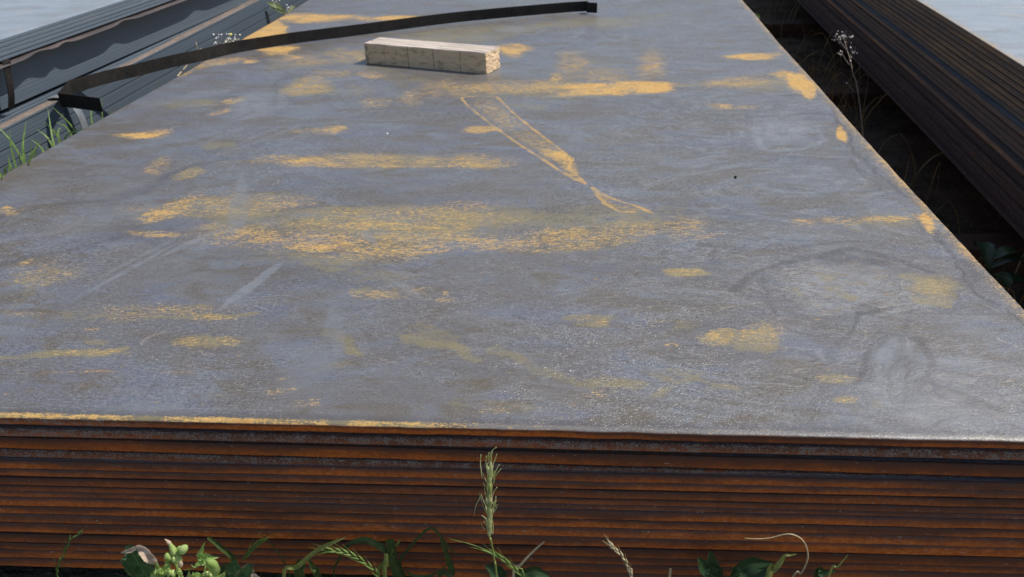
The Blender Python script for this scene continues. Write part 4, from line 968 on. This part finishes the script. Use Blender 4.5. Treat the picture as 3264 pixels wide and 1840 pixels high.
    def ruff(a0, b0, R, n, seed, m):
        mb = MB(); r2 = random.Random(seed)
        for q in range(n):
            an = r2.uniform(-.2, 3.34); L = R * r2.uniform(.7, 1.25); ca, sa = math.cos(an), -math.sin(an); d0 = r2.uniform(-.026, -.010)
            blade(mb, [T(a0 + 8 * ca, b0 + 8 * sa, d0), T(a0 + .5 * L * ca, b0 + .5 * L * sa - 10, d0 - .005), T(a0 + L * ca, b0 + L * sa, d0 - .003)], [16 * s, 34 * s, 2 * s], UPC, 9, .5, .3, 4, .12, seed + q)
        out(mb, 'spiny_leaf', m)
    ruff(855, 800, 92, 11, 3, M_THB); ruff(1500, 830, 86, 10, 4, M_THB); ruff(1300, 860, 80, 8, 5, M_THY); ruff(700, 830, 120, 9, 6, M_THY); ruff(1010, 830, 70, 6, 7, M_THY)
    for (a, b, r) in ((850, 780, 46), (910, 800, 36), (1500, 800, 40), (1560, 830, 28)):
        bud(T(a, b + r, -.026), T(a + 6, b - r, -.026), r)
sow_thistle()

# single grasses along the foot of the stack
def plant(name, label, cat, base, parts, group=None):
    root = empty(name, base); tag(root, label, cat, group); inv = np.array(root.location)
    for (pn, mb, m) in parts:
        mb.v = [tuple(np.array(q) - inv) for q in mb.v]; o = mb.build(pn, m, root)
        if pn in ('seed_heads', 'spikelets', 'awns'): o['kind'] = 'stuff'
    return root
def grass_blade(pts, y, wpx, m, label, hint=UPC, prof=(.8, 1, .9, .6, .08), name='wild_grass', cup=.35, dys=None, ground=True):
    P = [W(u, v, y + (dys[i] if dys else 0)) for i, (u, v) in enumerate(pts)]
    b = stem_to_ground(P[0], 0, 0)
    if ground and pts[0][1] >= 1838: P = [b] + P; prof = (prof[0],) + tuple(prof)
    mb = MB(); blade(mb, P, [wpx * .0002 * q for q in prof], hint, 26, cup, 0, 4)
    mb2 = MB(); tube(mb2, [b, (np.array(b) + P[1]) / 2, P[1]], .0012, .0008, 5, 5)
    return plant(name, label, 'grass', b, [('blade', mb, m)], )
def seed_stalk(pts, y, m, label, spk=(.35, 1.0), n=12, size=34, seed=1, stem_m=None, flat=1.0):
    P = [W(u, v, y) for u, v in pts]
    b = stem_to_ground(P[0]); full = ([b] if pts[0][1] >= 1838 else []) + P
    st_ = MB(); tube(st_, full, .0009, .0004, 24, 5)
    sp = MB(); rg = random.Random(seed); C2 = smooth_path(P, 60)
    for i in range(n):
        f = spk[0] + (spk[1] - spk[0]) * i / (n - 1); k = min(58, int(f * 59)); p = C2[k]; d = C2[k + 1] - C2[k]; d /= np.linalg.norm(d)
        s_ = np.cross(d, UPC); s_ /= np.linalg.norm(s_); side = 1 if i % 2 else -1
        L = size * .00038 * rg.uniform(.8, 1.2)
        e = p + d * L + s_ * side * L * .28 * flat + UPC * L * .1
        spindle(sp, p, e, .0017, 6, 7, [.3, .8, 1, .9, .6, .3, .05])
        tube(sp, [e, e + (d + s_ * side * .25) * L * .6], .0003, .00012, 4, 3)
    return plant('grass_seed_head', label, 'grass', b, [('stem', st_, stem_m or m), ('spikelets', sp, m)])

grass_blade([(905, 1842), (950, 1805), (1010, 1755), (1070, 1725), (1104, 1713)], -.06, 16, M_GRASSY, 'bright yellowish curved blade rising to the right beside the thistle')
grass_blade([(958, 1842), (960, 1800), (962, 1783)], -.045, 38, M_GRASSD, 'short broad dull blade with a grey midrib behind the curved blade', prof=(1, 1, .9, .8, .7))
grass_blade([(1015, 1842), (1000, 1810), (985, 1782)], -.04, 26, M_GRASSD, 'short slanting blade right of the broad dull blade', prof=(1, 1, .9, .6, .3))
grass_blade([(1228, 1842), (1231, 1800), (1231, 1764)], -.034, 15, M_GRASSY, 'thin upright stalk under the arching leaf', prof=(1, 1, 1, 1, .8))
grass_blade([(1066, 1842), (1078, 1790), (1110, 1740), (1160, 1722), (1215, 1745), (1232, 1766)], -.020, 24, M_GRASSD, 'broad arching leaf bending over to the left in the shade', prof=(.2, .35, .6, .9, 1, .5), hint=(0.1, -.5, .86))
grass_blade([(1272, 1842), (1255, 1785), (1243, 1718)], -.018, 38, M_GRASSD, 'wide upright green leaf rising in front of the shaded edges', prof=(1, 1, .95, .85, .8))
grass_blade([(1205, 1842), (1230, 1785), (1275, 1722)], -.018, 15, M_GRASSY, 'narrow blade crossing behind the wide upright leaf', prof=(1, 1, .8, .7, .5))
grass_blade([(1400, 1842), (1440, 1830), (1425, 1770), (1405, 1718)], -.018, 22, M_GRASSD, 'slanting brown green blade beside the looped blade', prof=(.7, .8, 1, .7, .25))
grass_blade([(1290, 1838), (1275, 1790), (1310, 1740), (1362, 1688), (1390, 1692), (1430, 1745), (1457, 1774)], -.016, 9, M_GRASSD, 'thin blade folded sharply at its top into an open loop', prof=(1, 1, 1, .9, 1, .7, .2), ground=False)
grass_blade([(1292, 1820), (1320, 1834), (1380, 1832), (1437, 1790)], -.017, 10, M_GRASSD, 'thin blade curving along the bottom of the loop', prof=(.4, 1, 1, .2), ground=False)
grass_blade([(700, 1842), (748, 1790), (700, 1740), (664, 1712)], -.03, 22, M_GRASSD, 'thin green blade leaning to the left above the thistle buds', prof=(1, 1, .9, .8, .6))
grass_blade([(925, 1842), (914, 1808), (880, 1750), (830, 1700)], -.024, 6, M_GRASSD, 'hair thin blade leaning left behind the broad dull blade')
grass_blade([(1636, 1842), (1660, 1800), (1700, 1757), (1735, 1727)], -.045, 9, M_DRY, 'fine straw stalk leaning right of the tall pale ear', prof=(1, 1, .8, .5))
grass_blade([(2448, 1842), (2468, 1815), (2490, 1785), (2502, 1770), (2520, 1769), (2538, 1766)], -.075, 20, M_GRASSY, 'bright green bent blade with a pale pointed tip at the right', prof=(1, 1, .8, .5, .3, .15))
grass_blade([(2640, 1842), (2672, 1805), (2702, 1769)], -.045, 8, M_GRASSY, 'small thin blade at the far right of the front', prof=(1, .8, .4))
grass_blade([(2600, 1842), (2620, 1826), (2662, 1818)], -.028, 26, M_DKL, 'short dark blade at the foot of the right plates', prof=(.8, 1, .3))
grass_blade([(2134, 1842), (2136, 1828), (2134, 1820)], -.06, 8, M_DRY, 'tiny straw tip at the bottom, left of the dark leaves', prof=(1, .8, .5))
seed_stalk([(185, 1842), (188, 1800), (205, 1765), (225, 1720), (262, 1696)], -.04, M_EARG, 'small drooping green grass head at the lower left corner', (.1, .9), 9, 40, 2, flat=.6)
seed_stalk([(775, 1788), (800, 1755), (835, 1722), (862, 1698)], -.03, M_EARG, 'pair of thin green spikelets right above the broad thistle leaf', (.0, .6), 8, 60, 5, stem_m=M_GRASSD, flat=.5)
seed_stalk([(1215, 1850), (1190, 1815), (1150, 1785), (1110, 1765), (1070, 1755), (1030, 1756)], -.032, M_EARG, 'drooping green grass ear hanging before the arching leaf', (.05, .95), 16, 44, 7)
seed_stalk([(1672, 1845), (1640, 1812), (1600, 1780), (1560, 1758), (1500, 1735), (1432, 1718)], -.055, M_EARG, 'slender grass ear crossing the stalk of the tall pale ear', (.05, .55), 9, 52, 9, flat=.5)
seed_stalk([(2015, 1845), (2005, 1815), (1988, 1780), (1962, 1752), (1945, 1735)], -.05, M_DRY, 'dry brownish grass head left of the dark broad leaves', (.0, .95), 14, 34, 12, flat=.6)

def broad_leaves():
    y = -.03; T = lambda u, v, dy=0: W(u, v, y + dy); base = stem_to_ground(W(2310, 1860, y))
    p = []
    for i, (pts, wd, m) in enumerate((([(2290, 1850), (2275, 1815), (2268, 1785), (2263, 1758)], [14, 22, 17, 3], M_DKL), ([(2270, 1850), (2250, 1815), (2238, 1795), (2226, 1778)], [14, 22, 16, 4], M_DKL), ([(2335, 1850), (2365, 1815), (2405, 1800), (2462, 1797)], [10, 27, 27, 3], M_DKL), ([(2330, 1860), (2380, 1838), (2430, 1822), (2462, 1800)], [10, 18, 15, 2], M_DKL))):
        mb = MB(); blade(mb, [base] + [T(u, v, -.004 * i) for u, v in pts], [.001] + [q * .00042 for q in wd], UPC, 18, .25, 0, 6, .02, i); p.append(('leaf', mb, m))
    plant('broad_leaf_weed', 'dark green weed with pointed oval leaves at the foot of the plates, right of centre', 'weed', base, p)
    base = stem_to_ground(W(1600, 1860, y)); p = []
    for i, (pts, wd) in enumerate((([(1600, 1850), (1585, 1825), (1566, 1810), (1546, 1804)], [16, 26, 16, 3]), ([(1640, 1850), (1680, 1830), (1710, 1824), (1750, 1838)], [10, 20, 20, 4]))):
        mb = MB(); blade(mb, [base] + [T(u, v, -.004 * i) for u, v in pts], [.001] + [q * .00042 for q in wd], UPC, 14, .25, 0, 6, .02, i); p.append(('leaf', mb, M_DKL))
    plant('broad_leaf_weed', 'low dark leaves at the foot of the tall pale grass ear', 'weed', base, p)
broad_leaves()
# the dry tendril that loops at the right
mb = MB(); P = [W(u, v, -.07) for u, v in [(2525, 1842), (2552, 1828), (2568, 1800), (2575, 1772), (2568, 1738), (2550, 1715), (2520, 1703), (2490, 1706), (2455, 1715), (2415, 1718), (2372, 1716)]]
b = stem_to_ground(P[0], -.06, 0)
tube(mb, [b, (b + P[0]) / 2 + np.array([.0, 0, -.01])] + P, .0013, .00045, 60, 6)
plant('dry_tendril', 'pale dry grass stalk curling over in a loop before the right plates', 'grass', b, [('stalk', mb, M_DRY)])

# ---------------------------------------------------------------- grass in the left gap
def left_tuft(label, u0, u1, n, seed, x=-1.10, m=M_GRASS, hmin=.34, hmax=.45, lean=.05, wd=.0028, yb=None):
    rg = random.Random(seed); base = None; parts = []
    q0 = px(u0, 560 - (u0 * .58), 2, 0.0); q1 = px(u1, 560 - (u1 * .58), 2, 0.0)
    ya, yc = (q0[1], q1[1]) if yb is None else yb
    base = np.array([x, (ya + yc) / 2, -.385])
    for i in range(n):
        yy = rg.uniform(ya, yc); xx = x + rg.uniform(-.045, .05); h = rg.uniform(hmin, hmax); a = rg.uniform(0, 6.28)
        p = np.array([xx, yy, -.385]); l = rg.uniform(.3, 1.6) * lean
        pts = [p, p + [l * .25 * math.cos(a), l * .25 * math.sin(a), h * .45], p + [l * .7 * math.cos(a), l * .7 * math.sin(a), h * .82], p + [l * 1.5 * math.cos(a), l * 1.5 * math.sin(a), h * rg.uniform(.85, 1.02)]]
        mb = MB(); blade(mb, pts, [wd, wd * 1.2, wd, wd * .15], (1, -.6, .3), 12, .3, 0, 2); parts.append(('blade', mb, m))
    plant('grass_tuft', label, 'grass', base, parts, 'grass tufts in the left gap')
left_tuft('bright green grass tuft in the left gap at the picture edge', 0, 80, 28, 31, x=-1.08, hmin=.33, hmax=.46, wd=.0034, yb=(.86, 1.02))
left_tuft('thin grass tuft in the left gap, below the folded end of the band', 60, 160, 18, 32, x=-1.09, hmin=.35, hmax=.46, yb=(1.02, 1.2))
left_tuft('sparse grass blades beside the pale bent band in the left gap', 170, 240, 10, 33, x=-1.08, hmin=.35, hmax=.43, yb=(1.22, 1.42))
left_tuft('two or three short blades right of the pale bent band', 268, 300, 4, 34, x=-1.06, hmin=.36, hmax=.41, lean=.03, yb=(1.45, 1.56))
left_tuft('tiny grass tips peeping over the plate edge below the long band', 360, 372, 3, 35, x=-1.05, hmin=.375, hmax=.40, lean=.02, yb=(1.66, 1.72))

def flower_weed(label, pts_base, heads, stems, m_head, yell=None, name='flowering_weed', leafm=None, leaves=()):
    b = np.array([pts_base[0], pts_base[1], -.385]); st_ = MB(); hd = MB(); parts = []
    for s_ in stems: tube(st_, [b] + s_, .0011, .0006, 12, 5)
    rg = random.Random(hash(label) % 1000)
    for (p, r) in heads: spindle(hd, np.array(p) - [0, 0, r], np.array(p) + [0, 0, r], r, 6, 6, [.4, .9, 1, 1, .8, .3])
    parts = [('stem', st_, M_DRY), ('seed_heads', hd, m_head)]
    if yell is not None:
        y_ = MB(); spindle(y_, np.array(yell) - [0, 0, .004], np.array(yell) + [0, 0, .005], .006, 8, 6, [.4, .8, 1, 1, .9, .5]); parts.append(('flower', y_, M_YEL))
    for (pts, wds) in leaves:
        l = MB(); blade(l, pts, wds, (1, -.6, .3), 10, .3, .2, 4); parts.append(('leaf', l, leafm or M_GRASS))
    plant(name, label, 'weed', b, parts)
X = lambda u, v, x=-1.08: px(u, v, 0, x)
rg = random.Random(77)
hs_ = [(X(680 + 85 * rg.random(), 108 + 34 * rg.random()), .0022 + .0018 * rg.random()) for _ in range(30)]
flower_weed('dry weed with one yellow flower in the left gap behind the band', (-1.08, 2.40), hs_, [[X(720, 170), X(u, v)] for u, v in ((690, 130), (705, 118), (722, 122), (735, 112), (750, 125), (762, 122), (700, 140))], M_WHITE, X(735, 111))
hs_ = [(X(880 + rg.uniform(-14, 14), rg.uniform(0, 22)), .003) for _ in range(9)] + [(X(925 + rg.uniform(-14, 14), rg.uniform(16, 34)), .003) for _ in range(9)]
lv = [([X(910, 40), X(890, 22), X(868, 16), X(850, 8)], [.004, .012, .012, .002]), ([X(910, 44), X(885, 30), X(860, 24)], [.004, .010, .002]), ([X(905, 46), X(900, 30), X(880, 20)], [.004, .01, .002]), ([X(915, 40), X(930, 25), X(940, 18)], [.004, .008, .002])]
flower_weed('grey green weed leaning over the far left plate edge', (-1.06, 2.95), hs_, [[X(910, 60), X(905, 38), X(880, 5)], [X(910, 60), X(918, 40), X(930, 22)]], M_WHITE, leafm=leaf_mat('grey_green_leaf', (.13, .17, .07), (.22, .26, .12)), leaves=lv)
mb = MB(); tube(mb, [px(566, 243, 0, -1.03), px(596, 208, 0, -1.06)], .0022, .0018, 5, 6); tag(mb.build('straw', M_DRY), 'pale broken straw leaning on the left plate edge under the band', 'straw')
mb = MB(); a0 = px(632, 165, 0, -1.05)
tube(mb, [[-1.05, a0[1], -.385], a0, px(626, 148, 0, -1.06)], .0013, .0008, 8, 5); tube(mb, [a0, px(640, 155, 0, -1.05), px(652, 160, 0, -1.05)], .001, .0005, 5, 5)
tag(mb.build('dead_twig', M_DRY), 'small forked dead twig sticking up just behind the band at the left edge', 'twig')

# ---------------------------------------------------------------- weeds in the right gap
def right_weed():
    x = 1.25; T = lambda a, b, dx=0: px(2300 + a * .3742, b * .3742, 0, x + dx)
    base = np.array([1.24, 1.72, -.385]); st_ = MB(); hd = MB()
    tube(st_, [base, T(1190, 1000), T(1150, 720), T(1118, 620), T(1098, 520), T(1070, 430), T(1045, 340)], .0020, .0011, 26, 6)
    for pts in ([(1090, 555), (1050, 500), (1035, 470), (1010, 455)], [(1070, 430), (1030, 380), (990, 340), (935, 340)], [(1060, 400), (1080, 350), (1100, 335)], [(1050, 345), (1020, 310), (975, 290)], [(1050, 345), (1050, 300), (1048, 285)], [(1060, 350), (1085, 315), (1090, 295)], [(1100, 530), (1115, 480), (1138, 405)], [(1105, 500), (1095, 465)], [(1118, 470), (1132, 455)], [(1030, 385), (1028, 370)], [(990, 340), (965, 320)], [(1130, 790), (1090, 730), (1065, 705)]):
        tube(st_, [T(a, b) for a, b in pts], .0010, .0006, 8, 5)
    r2 = random.Random(5)
    C3 = [(1030 + r2.gauss(0, 42), 315 + r2.gauss(0, 20)) for _ in range(34)] + [(1008 + r2.gauss(0, 9), 455 + r2.gauss(0, 9)) for _ in range(7)] + [(1122 + r2.gauss(0, 14), 440 + r2.gauss(0, 24)) for _ in range(12)] + [(940, 340), (960, 345), (1097, 520), (1065, 708)]
    for (a, b) in C3:
        p = T(a, b, r2.uniform(-.012, .012)); r = r2.choice([.0011, .0014, .0018, .0030]); spindle(hd, p - [0, 0, r], p + [0, 0, r], r, 6, 5, [.5, 1, 1, .8, .3])
    plant('dry_weed', 'tall dry weed with whitish seed heads standing in the right gap', 'weed', base, [('stem', st_, M_STEM), ('seed_heads', hd, M_WHITE)])
right_weed()
def gap_weed(label, x, y, h, n, seed, m, wd=.014, ln=.09):
    r2 = random.Random(seed); base = np.array([x, y, -.385]); parts = []
    mb = MB(); tube(mb, [base, base + [.01, .01, h]], .002, .0012, 6, 5); parts.append(('stem', mb, m))
    for i in range(n):
        z = h * r2.uniform(.2, 1); a = r2.uniform(0, 6.28); L = ln * r2.uniform(.6, 1.2); p = base + [.01 * z / h, .01 * z / h, z]
        d = np.array([math.cos(a), math.sin(a), 0])
        mb = MB(); blade(mb, [p, p + d * L * .4 + [0, 0, L * .25], p + d * L * .8 + [0, 0, L * .2], p + d * L + [0, 0, L * .02]], [wd * .2, wd, wd * .8, .001], (0, 0, 1), 8, .3, .1, 4); parts.append(('leaf', mb, m))
    plant('leafy_weed', label, 'weed', base, parts)
gap_weed('dark leafy weed at the right edge in the gap beside the near plate corner', 1.22, .86, .20, 9, 1, M_DKL, .018, .10)
gap_weed('low weed in the dark right gap below the curved plate edge', 1.14, 1.25, .08, 8, 2, M_GRASSD)
gap_weed('small dark weed in the right gap left of the tall dry weed', 1.10, 2.2, .14, 10, 3, M_GRASSD, .012, .08)
gap_weed('far dark weed at the top of the right gap', 1.12, 3.5, .2, 12, 4, M_GRASSD, .014, .1)
def gap_grass():
    mb = MB(); rg = random.Random(13)
    for i in range(230):
        y = rg.uniform(.3, 5.2); x = rg.uniform(1.03, 1.33 + .047 * y)
        h = rg.uniform(.05, .20) * (1.3 if rg.random() < .15 else 1); a = rg.uniform(0, 6.28); l = h * rg.uniform(.3, 1.1)
        p = np.array([x, y, -.39]); d = np.array([math.cos(a), math.sin(a), 0])
        blade(mb, [p, p + d * l * .3 + [0, 0, h * .6], p + d * l * .8 + [0, 0, h], p + d * l * 1.3 + [0, 0, h * rg.uniform(.5, .95)]], [.0025, .003, .002, .0003], (1, .3, .2), 7, .3, 0, 2)
    return mb.build('gap_grass', leaf_mat('gap_grass_leaf', (.12, .14, .06), (.24, .22, .12), trans=.2))
tag(gap_grass(), 'rough grass growing in the dark gap beside the right stack', 'grass', kind='stuff')
for (x, y, s_, lab) in ((1.16, 1.42, 3, 'curled dry grass loop lying in the dark right gap'), (1.12, 1.9, 4, 'dry grass stalks lying in the right gap under the tall dry weed')):
    r2 = random.Random(s_); mb = MB()
    for i in range(7):
        p = np.array([x + r2.uniform(-.06, .06), y + r2.uniform(-.1, .1), -.375]); a = r2.uniform(0, 6.28)
        tube(mb, [p, p + [.05 * math.cos(a), .05 * math.sin(a), .06], p + [.11 * math.cos(a + .6), .11 * math.sin(a + .6), .05], p + [.13 * math.cos(a + 1.2), .13 * math.sin(a + 1.2), .0]], .0011, .0005, 10, 4)
    tag(mb.build('dry_grass', M_DRY), lab, 'grass')
